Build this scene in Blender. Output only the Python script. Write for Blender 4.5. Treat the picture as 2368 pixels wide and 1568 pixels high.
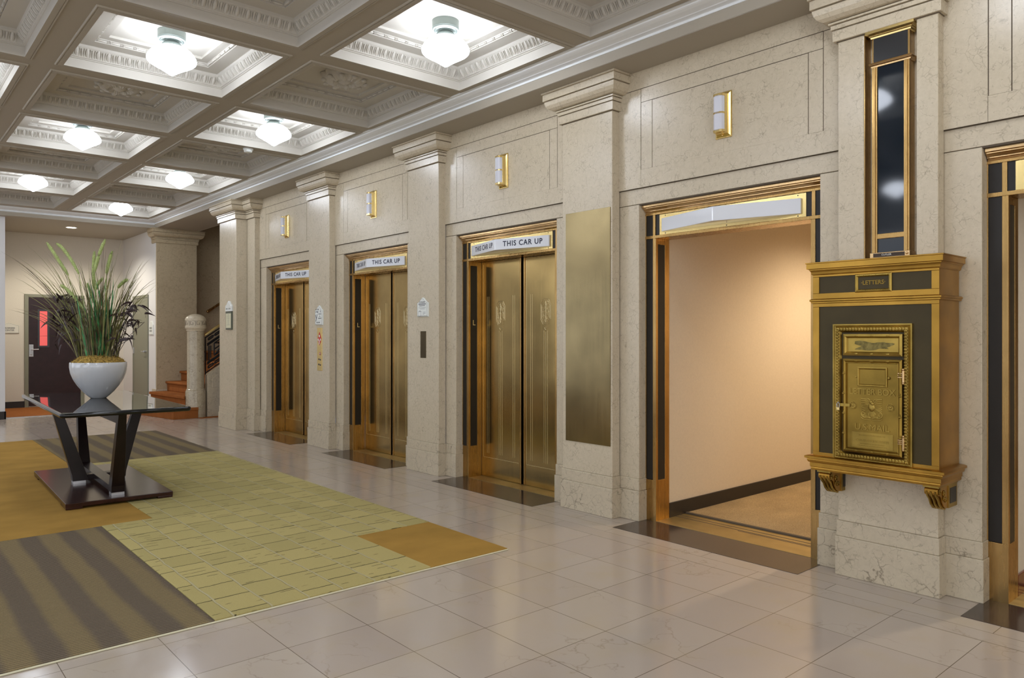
import bpy, bmesh, math, random
from mathutils import Matrix, Vector
random.seed(7)
PI = math.pi
for o in list(bpy.data.objects): bpy.data.objects.remove(o)
SC = bpy.context.scene
COL = SC.collection

# ------------------------------------------------------------ camera
cam_d = bpy.data.cameras.new('camera'); cam = bpy.data.objects.new('camera', cam_d); COL.objects.link(cam)
cam.location = (0, 0, 1.4); cam.rotation_euler = (PI/2, 0, -math.atan(1505/1727.0))
cam_d.sensor_width = 36; cam_d.lens = 36*1727/2368.0; cam_d.shift_y = -8.5/2368.0; cam_d.clip_start = .05
SC.camera = cam
# ------------------------------------------------------------ world, exposure, daylight and fill
w = bpy.data.worlds.new('world'); SC.world = w; w.use_nodes = True
w.node_tree.nodes['Background'].inputs[0].default_value = (.75, .8, 1, 1)
w.node_tree.nodes['Background'].inputs[1].default_value = .3
SC.view_settings.view_transform = 'Standard'; SC.view_settings.look = 'None'
SC.view_settings.exposure = 0.09; SC.view_settings.gamma = 1.0; SC.view_settings.use_curve_mapping = False
GLOBE = 20.0      # radiance of a ceiling globe
def area(name, loc, rot, sx, sy, power, col, spread=PI):
    l = bpy.data.lights.new(name, 'AREA'); l.shape = 'RECTANGLE'; l.size = sx; l.size_y = sy
    l.energy = power; l.color = col; l.spread = spread
    o = bpy.data.objects.new(name, l); o.location = loc; o.rotation_euler = rot; COL.objects.link(o); return o
# unseen windows on the left wall; their cool daylight doubles as side fill
for i, y in enumerate((-2.0, 1.6, 5.2, 8.8, 12.4)):
    area('window_daylight', (-3.42, y, 1.75), (0, -PI/2, 0), 2.5, 2.2, 27, (.90, .94, 1.0))
for i, x in enumerate((-1.6, 1.6)):  # added fill panels behind the camera, not known windows
    area('front_fill', (x, -3.82, 1.75), (PI/2, 0, 0), 2.4, 2.5, 42, (1.0, .96, .90))

# ------------------------------------------------------------ materials
def newmat(name):
    m = bpy.data.materials.new(name); m.use_nodes = True
    nt = m.node_tree; b = nt.nodes['Principled BSDF']
    return m, nt, b
def N(nt, t, **k):
    n = nt.nodes.new(t)
    for a, v in k.items():
        if a.startswith('i_'):
            n.inputs[a[2:].replace('_', ' ')].default_value = v
        else: setattr(n, a, v)
    return n
def L(nt, a, b): nt.links.new(a, b)
def c4(c): return (c[0], c[1], c[2], 1)
def ramp(nt, fac, stops, interp='LINEAR'):
    r = N(nt, 'ShaderNodeValToRGB'); r.color_ramp.interpolation = interp
    e = r.color_ramp.elements
    e[0].position, e[0].color = stops[0][0], c4(stops[0][1]); e[1].position, e[1].color = stops[-1][0], c4(stops[-1][1])
    for p, c in stops[1:-1]:
        x = e.new(p); x.color = c4(c)
    if fac is not None: L(nt, fac, r.inputs[0])
    return r
def pos(nt, scale=(1, 1, 1), loc=(0, 0, 0), rot=(0, 0, 0), src='geo'):
    if src == 'geo': g = N(nt, 'ShaderNodeNewGeometry').outputs['Position']
    else: g = N(nt, 'ShaderNodeTexCoord').outputs['Object']
    mp = N(nt, 'ShaderNodeMapping'); mp.inputs['Scale'].default_value = scale
    mp.inputs['Location'].default_value = loc; mp.inputs['Rotation'].default_value = rot
    L(nt, g, mp.inputs[0]); return mp.outputs[0]
def mix(nt, fac, a, b, bt='MIX'):
    m = N(nt, 'ShaderNodeMix', data_type='RGBA', blend_type=bt)
    for s, v in ((0, fac), (6, a), (7, b)):
        if hasattr(v, 'is_linked') or hasattr(v, 'links'): L(nt, v, m.inputs[s])
        elif s == 0: m.inputs[0].default_value = v
        else: m.inputs[s].default_value = c4(v)
    return m.outputs[2]
def math_(nt, op, a, b=0.0, clamp=False):
    m = N(nt, 'ShaderNodeMath', operation=op, use_clamp=clamp)
    for s, v in ((0, a), (1, b)):
        if hasattr(v, 'links'): L(nt, v, m.inputs[s])
        else: m.inputs[s].default_value = v
    return m.outputs[0]
def bump(nt, b, h, dist=.002, strength=.4):
    bp = N(nt, 'ShaderNodeBump'); bp.inputs['Distance'].default_value = dist; bp.inputs['Strength'].default_value = strength
    L(nt, h, bp.inputs['Height']); L(nt, bp.outputs[0], b.inputs['Normal'])
def plain(name, c, rough=.5, metal=0, spec=.5, noise=0, nscale=20, coat=0, bmp=0, bscale=200):
    m, nt, b = newmat(name)
    b.inputs['Roughness'].default_value = rough; b.inputs['Metallic'].default_value = metal
    b.inputs['Specular IOR Level'].default_value = spec; b.inputs['Coat Weight'].default_value = coat
    if noise:
        n = N(nt, 'ShaderNodeTexNoise'); n.inputs['Scale'].default_value = nscale; n.inputs['Detail'].default_value = 5
        L(nt, pos(nt), n.inputs[0])
        r = ramp(nt, n.outputs[0], [(.3, [x*(1-noise) for x in c]), (.7, [min(1, x*(1+noise)) for x in c])])
        L(nt, r.outputs[0], b.inputs['Base Color'])
    else: b.inputs['Base Color'].default_value = c4(c)
    if bmp:
        n = N(nt, 'ShaderNodeTexNoise'); n.inputs['Scale'].default_value = bscale; n.inputs['Detail'].default_value = 3
        L(nt, pos(nt), n.inputs[0]); bump(nt, b, n.outputs[0], .003, bmp)
    return m
def emis(name, c, s):
    m, nt, b = newmat(name); b.inputs['Base Color'].default_value = c4(c)
    b.inputs['Emission Color'].default_value = c4(c); b.inputs['Emission Strength'].default_value = s; return m
def marble(name, c1, c2, vein, vscale=11, vw=.018, rough=.3, amount=.55, speck=.5):
    m, nt, b = newmat(name)
    P = pos(nt)
    n0 = N(nt, 'ShaderNodeTexNoise'); n0.inputs['Scale'].default_value = 1.6; n0.inputs['Detail'].default_value = 3; L(nt, P, n0.inputs[0])
    base = mix(nt, n0.outputs[0], [a_ for a_, b_ in zip(c1, c2)], c2)
    ng = N(nt, 'ShaderNodeTexNoise'); ng.inputs['Scale'].default_value = 34; ng.inputs['Detail'].default_value = 6; ng.inputs['Roughness'].default_value = .65; L(nt, P, ng.inputs[0])
    base = mix(nt, 1.0, base, mix(nt, ng.outputs[0], (.84, .83, .80), (1.12, 1.12, 1.12)), 'MULTIPLY')
    # distorted coordinates
    nd = N(nt, 'ShaderNodeTexNoise'); nd.inputs['Scale'].default_value = 9; nd.inputs['Detail'].default_value = 5; L(nt, P, nd.inputs[0])
    va = N(nt, 'ShaderNodeVectorMath', operation='MULTIPLY_ADD'); L(nt, nd.outputs['Color'], va.inputs[0]); va.inputs[1].default_value = (.17, .17, .17); L(nt, P, va.inputs[2])
    vo = N(nt, 'ShaderNodeTexVoronoi', feature='DISTANCE_TO_EDGE'); vo.inputs['Scale'].default_value = vscale; L(nt, va.outputs[0], vo.inputs['Vector'])
    line = ramp(nt, vo.outputs['Distance'], [(0, (1, 1, 1)), (vw, (.25, .25, .25)), (vw*2.4, (0, 0, 0))]).outputs[0]
    nm = N(nt, 'ShaderNodeTexNoise'); nm.inputs['Scale'].default_value = 5.5; nm.inputs['Detail'].default_value = 3; L(nt, P, nm.inputs[0])
    mask = ramp(nt, nm.outputs[0], [(.42, (0, 0, 0)), (.62, (1, 1, 1))]).outputs[0]
    f = math_(nt, 'MULTIPLY', line, mask); f = math_(nt, 'MULTIPLY', f, amount)
    c = mix(nt, f, base, vein)
    # small dark specks and short threads
    n2 = N(nt, 'ShaderNodeTexNoise'); n2.inputs['Scale'].default_value = 48; n2.inputs['Detail'].default_value = 4; n2.inputs['Distortion'].default_value = 1.2; L(nt, P, n2.inputs[0])
    sp = ramp(nt, n2.outputs[0], [(.60, (0, 0, 0)), (.74, (1, 1, 1))]).outputs[0]
    c = mix(nt, math_(nt, 'MULTIPLY', sp, speck), c, [x*.8 for x in vein])
    # pale clots
    vb = N(nt, 'ShaderNodeVectorMath', operation='MULTIPLY_ADD'); L(nt, nd.outputs['Color'], vb.inputs[0]); vb.inputs[1].default_value = (.06, .06, .06); L(nt, P, vb.inputs[2])
    v3 = N(nt, 'ShaderNodeTexVoronoi', feature='DISTANCE_TO_EDGE'); v3.inputs['Scale'].default_value = 24; L(nt, vb.outputs[0], v3.inputs['Vector'])
    l3 = ramp(nt, v3.outputs['Distance'], [(0, (1, 1, 1)), (.03, (.4, .4, .4)), (.07, (0, 0, 0))]).outputs[0]
    nm3 = N(nt, 'ShaderNodeTexNoise'); nm3.inputs['Scale'].default_value = 13; nm3.inputs['Detail'].default_value = 4; L(nt, P, nm3.inputs[0])
    mk3 = ramp(nt, nm3.outputs[0], [(.50, (0, 0, 0)), (.63, (1, 1, 1))]).outputs[0]
    c = mix(nt, math_(nt, 'MULTIPLY', math_(nt, 'MULTIPLY', l3, mk3), .40), c, vein)
    v2 = N(nt, 'ShaderNodeTexVoronoi'); v2.inputs['Scale'].default_value = 30; L(nt, vb.outputs[0], v2.inputs['Vector'])
    cl = ramp(nt, v2.outputs['Distance'], [(.0, (1, 1, 1)), (.35, (0, 0, 0))]).outputs[0]
    L(nt, c, b.inputs['Base Color']); b.inputs['Roughness'].default_value = rough
    return m
M = {}
M['marble'] = marble('marble', (.56, .478, .345), (.645, .565, .43), (.17, .125, .08), 8, .011, .27, .42, .35)
M['marble_dark'] = marble('marble_base', (.535, .455, .325), (.62, .54, .405), (.14, .10, .06), 8, .022, .3, .75, .45)
M['marble_tan'] = marble('marble_tan', (.46, .37, .235), (.55, .45, .30), (.15, .10, .06), 8, .02, .3, .5, .5)
M['joint'] = plain('stone_joint', (.10, .075, .05), .8)
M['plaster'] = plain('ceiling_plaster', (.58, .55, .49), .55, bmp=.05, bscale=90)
M['beam'] = plain('beam_plaster_shaded', (.40, .355, .28), .6, bmp=.05, bscale=90)  # beam undersides' dim bounce light is put into this darker tone
M['cornice'] = plain('cornice_paint', (.84, .86, .86), .5)
M['wallpaint'] = plain('cream_wall', (.66, .61, .52), .7, noise=.03, nscale=60, bmp=.25, bscale=260)
M['whitewall'] = plain('white_wall', (.74, .73, .72), .6)
M['corrwall'] = plain('corridor_wall', (.70, .60, .46), .75, noise=.03, nscale=80, bmp=.35, bscale=240)
M['blackbase'] = plain('black_baseboard', (.022, .018, .016), .4)
M['darkpanel'] = plain('dark_bronze_panel', (.022, .018, .014), .38, .1, .35)
M['mailpanel'] = plain('olive_dark_bronze', (.056, .040, .012), .45, .1, .3, noise=.12, nscale=7)
def metal(name, c, rough, streak=(3, 40, 3), amt=.18, patch=.25, aniso=0.5):
    m, nt, b = newmat(name)
    n = N(nt, 'ShaderNodeTexNoise'); n.inputs['Scale'].default_value = 1; n.inputs['Detail'].default_value = 4
    L(nt, pos(nt, scale=streak), n.inputs[0])
    n2 = N(nt, 'ShaderNodeTexNoise'); n2.inputs['Scale'].default_value = 3.5; n2.inputs['Detail'].default_value = 3; L(nt, pos(nt), n2.inputs[0])
    a = ramp(nt, n2.outputs[0], [(.3, [x*(1-patch) for x in c]), (.7, [min(1, x*(1+patch*.6)) for x in c])]).outputs[0]
    bb = ramp(nt, n.outputs[0], [(.3, (1-amt,)*3), (.7, (1, 1, 1))]).outputs[0]
    L(nt, mix(nt, 1.0, a, bb, 'MULTIPLY'), b.inputs['Base Color'])
    b.inputs['Metallic'].default_value = 1
    rr = ramp(nt, n.outputs[0], [(.3, (rough*.92,)*3), (.7, (rough*1.1,)*3)]); L(nt, rr.outputs[0], b.inputs['Roughness'])
    return m
M['bronze'] = metal('bronze', (.48, .30, .11), .27, (40, 40, 1.5), .08, .18)
M['bronze_h'] = metal('bronze_moulding', (.62, .42, .21), .24, (40, 1.5, 40), .08, .12)
M['sill'] = metal('sill_brass', (.52, .39, .17), .5, (30, 3, 30), .1, .2)
M['door'] = metal('bronze_door', (.46, .32, .125), .20, (70, 70, 1.0), .09, .18)
M['etch'] = plain('etched_line', (.80, .68, .40), .35, .85)
M['panelbrass'] = metal('brass_sheet', (.31, .24, .12), .24, (50, 40, 1.5), .08, .18)
M['brass'] = metal('bright_brass', (.86, .66, .28), .22, (30, 30, 5), .06, .06)
M['mailbrass'] = metal('aged_brass', (.50, .28, .052), .32, (4, 14, 9), .14, .3)
M['mailgold'] = metal('cast_brass', (.46, .315, .075), .38, (14, 14, 14), .25, .2)
M['mailfield'] = metal('shade_toned_brass', (.36, .235, .05), .42, (14, 14, 14), .22, .25)  # door field darkened to stand in for shade around the raised lettering
M['chuteglass'] = plain('dark_glass', (.010, .015, .022), .06, 0, .38)
M['opal'] = plain('opal_glass', (.72, .73, .80), .12, 0, .6, coat=.3)
M['globe'] = emis('lit_globe', (.83, .89, 1.0), GLOBE)
M['lampmetal'] = plain('lamp_canopy', (.20, .23, .21), .4, .3)
M['signwhite'] = plain('sign_acrylic', (.74, .76, .80), .14, 0, .5, coat=.3)
M['signplaque'] = plain('plaque_white', (.80, .82, .78), .35)
M['ink'] = plain('sign_ink', (.018, .02, .045), .5)
M['red'] = plain('red_enamel', (.55, .03, .02), .4)
M['beige'] = plain('paper_cream', (.72, .68, .48), .6)
M['greenframe'] = plain('grey_green_frame', (.10, .11, .08), .4)
M['sage'] = plain('sage_paint', (.235, .235, .17), .45)
M['doorframe'] = plain('olive_door_frame', (.22, .22, .16), .45)
M['maroon'] = plain('dark_maroon_wood', (.022, .008, .010), .35, noise=.25, nscale=12)
M['steel'] = plain('brushed_steel', (.62, .63, .66), .28, .9)
M['pinkglass'] = emis('lit_pink_pane', (.55, .085, .08), .8)
M['slab'] = plain('dark_stone_slab', (.050, .033, .026), .16, noise=.3, nscale=5)
M['iron'] = plain('black_iron', (.012, .011, .010), .45)
M['walnut'] = plain('espresso_wood', (.010, .0045, .0045), .3, 0, .35, noise=.35, nscale=9)
M['walnutbase'] = plain('mahogany_wood', (.034, .011, .008), .2, 0, .4, noise=.4, nscale=10)
M['tabletop'] = plain('smoked_glass_top', (.006, .007, .007), .025, 0, .5)
M['ceramic'] = plain('white_glazed_ceramic', (.62, .64, .66), .06, 0, .5, coat=.6)
M['moss'] = plain('dry_moss', (.34, .22, .045), .9, noise=.6, nscale=60)
M['grass'] = plain('grass_blade', (.20, .20, .06), .55, noise=.4, nscale=14)
M['grassdark'] = plain('grass_dark', (.12, .095, .045), .55, noise=.5, nscale=14)
M['greenleaf'] = plain('green_leaf', (.06, .26, .08), .45, noise=.3, nscale=14)
M['foxtail'] = plain('foxtail', (.42, .50, .19), .9, noise=.3, nscale=90)
M['darkleaf'] = plain('dark_leaf', (.040, .022, .024), .45, noise=.4, nscale=20)
M['woodbase'] = plain('red_wood_baseboard', (.13, .022, .008), .22, noise=.3, nscale=8, coat=.3)

def carpet(name, c, n1=.25, ns=3, fine=500, b1=.5):
    m, nt, b = newmat(name); P = pos(nt)
    n = N(nt, 'ShaderNodeTexNoise'); n.inputs['Scale'].default_value = ns; n.inputs['Detail'].default_value = 4; L(nt, pos(nt, scale=(1, 1.4, 1)), n.inputs[0])
    f = N(nt, 'ShaderNodeTexNoise'); f.inputs['Scale'].default_value = fine; f.inputs['Detail'].default_value = 2; L(nt, P, f.inputs[0])
    a = ramp(nt, n.outputs[0], [(.3, [x*(1-n1) for x in c]), (.7, [x*(1+n1*.6) for x in c])]).outputs[0]
    d = ramp(nt, f.outputs[0], [(.35, (.65, .65, .65)), (.65, (1.1, 1.1, 1.1))]).outputs[0]
    L(nt, mix(nt, 1.0, a, d, 'MULTIPLY'), b.inputs['Base Color'])
    b.inputs['Roughness'].default_value = .95; b.inputs['Specular IOR Level'].default_value = .1
    bump(nt, b, f.outputs[0], .004, b1); return m
M['rugorange'] = carpet('rug_ochre', (.46, .27, .062), .16, 2.5, 420)
M['stairrug'] = carpet('stair_rust_carpet', (.36, .125, .035), .15, 5, 420)
M['corrcarpet'] = carpet('corridor_carpet', (.48, .35, .19), .2, 2, 150, .8)

def rug_brown():
    m, nt, b = newmat('rug_brown_stripes')
    sep = N(nt, 'ShaderNodeSeparateXYZ'); L(nt, pos(nt), sep.inputs[0])
    x, y = sep.outputs[0], sep.outputs[1]
    nz = N(nt, 'ShaderNodeTexNoise'); nz.inputs['Scale'].default_value = 1.0; nz.inputs['Detail'].default_value = 2
    L(nt, pos(nt, scale=(1.5, 2, 1)), nz.inputs[0])
    wv = math_(nt, 'SINE', math_(nt, 'ADD', math_(nt, 'MULTIPLY', x, 2*PI/.235), math_(nt, 'MULTIPLY', nz.outputs[0], 1.2)))
    band = ramp(nt, math_(nt, 'MULTIPLY_ADD', wv, .5), [(.30, (.175, .140, .098)), (.70, (.27, .21, .11))])
    m1 = N(nt, 'ShaderNodeMath', operation='MULTIPLY_ADD'); L(nt, wv, m1.inputs[0]); m1.inputs[1].default_value = .5; m1.inputs[2].default_value = .5
    L(nt, m1.outputs[0], band.inputs[0])
    rib = math_(nt, 'SINE', math_(nt, 'MULTIPLY', y, 2*PI/.021))
    rb = N(nt, 'ShaderNodeMath', operation='MULTIPLY_ADD'); L(nt, rib, rb.inputs[0]); rb.inputs[1].default_value = .5; rb.inputs[2].default_value = .5
    rr = ramp(nt, rb.outputs[0], [(.15, (.58, .55, .56)), (.6, (1.1, 1.1, 1.1))]).outputs[0]
    f = N(nt, 'ShaderNodeTexNoise'); f.inputs['Scale'].default_value = 260; L(nt, pos(nt), f.inputs[0])
    d = ramp(nt, f.outputs[0], [(.35, (.7, .7, .7)), (.65, (1.15, 1.15, 1.15))]).outputs[0]
    c = mix(nt, 1.0, mix(nt, 1.0, band.outputs[0], rr, 'MULTIPLY'), d, 'MULTIPLY')
    L(nt, c, b.inputs['Base Color']); b.inputs['Roughness'].default_value = .95; b.inputs['Specular IOR Level'].default_value = .1
    bump(nt, b, rb.outputs[0], .006, .7); return m
M['rugbrown'] = rug_brown()
def rug_green():
    m, nt, b = newmat('rug_sage_blocks')
    sep = N(nt, 'ShaderNodeSeparateXYZ'); L(nt, pos(nt), sep.inputs[0])
    nd = N(nt, 'ShaderNodeTexNoise'); nd.inputs['Scale'].default_value = 7; L(nt, pos(nt), nd.inputs[0])
    xx = math_(nt, 'ADD', sep.outputs[0], math_(nt, 'MULTIPLY', nd.outputs[0], .02))
    yy = math_(nt, 'ADD', sep.outputs[1], math_(nt, 'MULTIPLY', nd.outputs[0], .03))
    cmb = N(nt, 'ShaderNodeCombineXYZ'); L(nt, yy, cmb.inputs[0]); L(nt, xx, cmb.inputs[1])
    def brick(bw, rh, off, ms, sq=1.0, fr=2):
        k = N(nt, 'ShaderNodeTexBrick'); L(nt, cmb.outputs[0], k.inputs['Vector']); k.inputs['Scale'].default_value = 1
        k.offset = off; k.squash = sq; k.squash_frequency = fr
        k.inputs['Brick Width'].default_value = bw; k.inputs['Row Height'].default_value = rh; k.inputs['Mortar Size'].default_value = ms
        k.inputs['Mortar Smooth'].default_value = .3
        k.inputs['Color1'].default_value = c4((.50, .42, .175)); k.inputs['Color2'].default_value = c4((.43, .365, .15)); k.inputs['Mortar'].default_value = c4((.07, .065, .03)); return k
    k1 = brick(.235, .2, .43, .0045, 1.35, 3); k2 = brick(.058, .2, .3, .003, 1.6, 2)
    nm = N(nt, 'ShaderNodeTexNoise'); nm.inputs['Scale'].default_value = 7; L(nt, pos(nt, scale=(1, .8, 1)), nm.inputs[0])
    msk = ramp(nt, nm.outputs[0], [(.57, (0, 0, 0)), (.60, (1, 1, 1))]).outputs[0]
    # pale seam along the columns
    fr = math_(nt, 'FRACT', math_(nt, 'DIVIDE', xx, .2)); dd = math_(nt, 'ABSOLUTE', math_(nt, 'SUBTRACT', fr, .5))
    seam = ramp(nt, dd, [(.465, (0, 0, 0)), (.48, (1, 1, 1))]).outputs[0]
    f2 = math_(nt, 'MULTIPLY', k2.outputs['Fac'], msk)
    c = mix(nt, f2, k1.outputs['Color'], (.085, .075, .035))
    c = mix(nt, seam, c, (.48, .43, .25))
    f = N(nt, 'ShaderNodeTexNoise'); f.inputs['Scale'].default_value = 420; L(nt, pos(nt), f.inputs[0])
    d = ramp(nt, f.outputs[0], [(.35, (.78, .78, .78)), (.65, (1.12, 1.12, 1.12))]).outputs[0]
    c = mix(nt, 1.0, c, d, 'MULTIPLY')
    L(nt, c, b.inputs['Base Color']); b.inputs['Roughness'].default_value = .95; b.inputs['Specular IOR Level'].default_value = .1
    h = math_(nt, 'SUBTRACT', 1.0, math_(nt, 'MAXIMUM', math_(nt, 'MAXIMUM', k1.outputs['Fac'], f2), seam))
    bump(nt, b, h, .008, .6); return m
M['ruggreen'] = rug_green()
def floor_mat(name, bw, rh, ox, oy, off, c1, c2):
    m, nt, b = newmat(name)
    sep = N(nt, 'ShaderNodeSeparateXYZ'); L(nt, pos(nt, loc=(ox, oy, 0)), sep.inputs[0])
    cmb = N(nt, 'ShaderNodeCombineXYZ'); L(nt, sep.outputs[1], cmb.inputs[0]); L(nt, sep.outputs[0], cmb.inputs[1])
    k = N(nt, 'ShaderNodeTexBrick'); L(nt, cmb.outputs[0], k.inputs['Vector']); k.inputs['Scale'].default_value = 1; k.offset = off; k.squash = 1
    k.inputs['Brick Width'].default_value = bw; k.inputs['Row Height'].default_value = rh; k.inputs['Mortar Size'].default_value = .0017
    k.inputs['Mortar Smooth'].default_value = .1
    k.inputs['Color1'].default_value = c4(c1); k.inputs['Color2'].default_value = c4(c2); k.inputs['Mortar'].default_value = c4((.12, .09, .06))
    # veins and warm blushes
    nd = N(nt, 'ShaderNodeTexNoise'); nd.inputs['Scale'].default_value = 3.5; nd.inputs['Detail'].default_value = 6; L(nt, pos(nt), nd.inputs[0])
    va = N(nt, 'ShaderNodeVectorMath', operation='MULTIPLY_ADD'); L(nt, nd.outputs['Color'], va.inputs[0]); va.inputs[1].default_value = (.5, .5, .5); L(nt, pos(nt, scale=(1, .45, 1)), va.inputs[2])
    vo = N(nt, 'ShaderNodeTexVoronoi', feature='DISTANCE_TO_EDGE'); vo.inputs['Scale'].default_value = 2.2; L(nt, va.outputs[0], vo.inputs['Vector'])
    line = ramp(nt, vo.outputs['Distance'], [(0, (1, 1, 1)), (.006, (.2, .2, .2)), (.014, (0, 0, 0))]).outputs[0]
    nm = N(nt, 'ShaderNodeTexNoise'); nm.inputs['Scale'].default_value = 1.7; L(nt, pos(nt, loc=(3, 1, 0)), nm.inputs[0])
    msk = ramp(nt, nm.outputs[0], [(.5, (0, 0, 0)), (.62, (1, 1, 1))]).outputs[0]
    c = mix(nt, math_(nt, 'MULTIPLY', math_(nt, 'MULTIPLY', line, msk), .45), k.outputs['Color'], (.20, .15, .10))
    bl = ramp(nt, nd.outputs[0], [(.5, (0, 0, 0)), (.72, (1, 1, 1))]).outputs[0]
    c = mix(nt, math_(nt, 'MULTIPLY', bl, .35), c, (.46, .37, .24))
    L(nt, c, b.inputs['Base Color']); b.inputs['Roughness'].default_value = .13
    b.inputs['Specular IOR Level'].default_value = .45
    n3 = N(nt, 'ShaderNodeTexNoise'); n3.inputs['Scale'].default_value = 14; n3.inputs['Detail'].default_value = 4; L(nt, pos(nt), n3.inputs[0])
    rr = ramp(nt, n3.outputs[0], [(.3, (.10,)*3), (.7, (.19,)*3)]); L(nt, rr.outputs[0], b.inputs['Roughness'])
    return m
M['floor'] = floor_mat('floor_tile', .4035, .405, -3.87+.405*20, -1.163+.4035*20, 0, (.44, .37, .315), (.48, .412, .345))
M['floorstrip'] = floor_mat('floor_border', .81, .13, -3.875+.13*20, -1.97+.81*20, .5, (.43, .365, .31), (.47, .405, .34))

# ------------------------------------------------------------ mesh builder
WL = {}
def wloc(o): return WL.get(o.name, Vector((0, 0, 0)))
class MB:
    def __init__(s, tf=None): s.v = []; s.f = []; s.mi = []; s.tf = tf; s.m = 0
    def P(s, p):
        s.v.append(s.tf(*p) if s.tf else p); return len(s.v)-1
    def F(s, *ids): s.f.append(ids); s.mi.append(s.m)
    def box(s, x0, x1, y0, y1, z0, z1):
        i = [s.P(p) for p in ((x0, y0, z0), (x1, y0, z0), (x1, y1, z0), (x0, y1, z0), (x0, y0, z1), (x1, y0, z1), (x1, y1, z1), (x0, y1, z1))]
        for q in ((0, 3, 2, 1), (4, 5, 6, 7), (0, 1, 5, 4), (1, 2, 6, 5), (2, 3, 7, 6), (3, 0, 4, 7)): s.F(*[i[k] for k in q])
        return s
    def ngon(s, pts): s.F(*[s.P(p) for p in pts]); return s
    def prism(s, bot, top, cap=True):
        a = [s.P(p) for p in bot]; b = [s.P(p) for p in top]; n = len(a)
        for k in range(n): s.F(a[k], a[(k+1) % n], b[(k+1) % n], b[k])
        if cap: s.F(*a[::-1]); s.F(*b)
        return s
    def rings(s, rs, closed=True, capa=False, capb=False):
        ids = [[s.P(p) for p in r] for r in rs]; n = len(ids[0])
        for a, b in zip(ids, ids[1:]):
            for k in range(n if closed else n-1): s.F(a[k], a[(k+1) % n], b[(k+1) % n], b[k])
        if capa: s.F(*ids[0][::-1])
        if capb: s.F(*ids[-1])
        return s
    def lathe(s, cx, cy, prof, n=32, capa=True, capb=True):
        rs = []
        for r, z in prof:
            rs.append([(cx+max(r, 1e-4)*math.cos(2*PI*k/n), cy+max(r, 1e-4)*math.sin(2*PI*k/n), z) for k in range(n)])
        return s.rings(rs, True, capa, capb)
    def tube(s, path, rad, n=8, cap=True, flat=1.0):
        rs = []; L_ = len(path)
        for k, p in enumerate(path):
            p = Vector(p); a = Vector(path[max(k-1, 0)]); b = Vector(path[min(k+1, L_-1)]); t = (b-a)
            if t.length < 1e-9: t = Vector((0, 0, 1))
            t.normalize(); up = Vector((0, 0, 1)) if abs(t.z) < .95 else Vector((1, 0, 0))
            u = t.cross(up).normalized(); v = u.cross(t)
            r = rad[k] if isinstance(rad, (list, tuple)) else rad
            rs.append([tuple(p+u*(r*math.cos(2*PI*j/n))+v*(r*flat*math.sin(2*PI*j/n))) for j in range(n)])
        return s.rings(rs, True, cap, cap)
    def frame(s, u0, u1, v0, v1, prof, cap=False):
        # mitred frame in the (u,v) plane; prof = (inset, height w) ; tf maps (u,v,w)
        rs = [[(u0+d, v0+d, h), (u1-d, v0+d, h), (u1-d, v1-d, h), (u0+d, v1-d, h)] for d, h in prof]
        return s.rings(rs, True, False, cap)
    def ellipsoid(s, c, r, n=10, m=6, half=None):
        rs = []
        for i in range(m+1):
            a = -PI/2+PI*i/m
            rs.append([(c[0]+r[0]*max(math.cos(a), 1e-3)*math.cos(2*PI*k/n), c[1]+r[1]*max(math.cos(a), 1e-3)*math.sin(2*PI*k/n), c[2]+r[2]*math.sin(a)) for k in range(n)])
        return s.rings(rs, True, True, True)
    def merge(s, o):
        b = len(s.v); s.v += o.v; s.f += [tuple(i+b for i in f) for f in o.f]; s.mi += o.mi
        return s
    def build(s, name, mats, parent=None, origin=None, smooth=False, bevel=0, angle=35, recalc=True, subsurf=0):
        if not isinstance(mats, (list, tuple)): mats = [mats]
        base = wloc(parent) if parent is not None else Vector(origin or (0, 0, 0))
        me = bpy.data.meshes.new(name)
        me.from_pydata([tuple(Vector(p)-base) for p in s.v], [], s.f)
        for m in mats: me.materials.append(m)
        for p, mi in zip(me.polygons, s.mi): p.material_index = mi
        if recalc:
            bm = bmesh.new(); bm.from_mesh(me); bmesh.ops.recalc_face_normals(bm, faces=bm.faces); bm.to_mesh(me); bm.free()
        if smooth:
            for p in me.polygons: p.use_smooth = True
            try: me.set_sharp_from_angle(angle=math.radians(angle))
            except Exception: pass
        o = bpy.data.objects.new(name, me); COL.objects.link(o)
        if parent is not None: o.parent = parent
        else: o.location = base
        WL[o.name] = base
        if bevel:
            md = o.modifiers.new('bevel', 'BEVEL'); md.width = bevel; md.segments = 2; md.limit_method = 'ANGLE'; md.angle_limit = math.radians(40)
        if subsurf:
            md = o.modifiers.new('sub', 'SUBSURF'); md.levels = subsurf; md.render_levels = subsurf
        return o
def tag(o, label, cat, group=None):
    o['label'] = label; o['category'] = cat
    if group: o['group'] = group
    return o
def thing(name, loc, label=None, cat=None, group=None, kind=None):
    o = bpy.data.objects.new(name, None); o.empty_display_size = .1; o.location = loc; COL.objects.link(o); WL[o.name] = Vector(loc)
    if label: tag(o, label, cat, group)
    if kind: o['kind'] = kind
    return o
def struct(o): o['kind'] = 'structure'; return o
def copy_tree(o, parent=None):
    c = o.copy(); COL.objects.link(c); c.parent = parent; WL[c.name] = wloc(o)
    for ch in list(o.children): copy_tree(ch, c)
    return c
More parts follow.
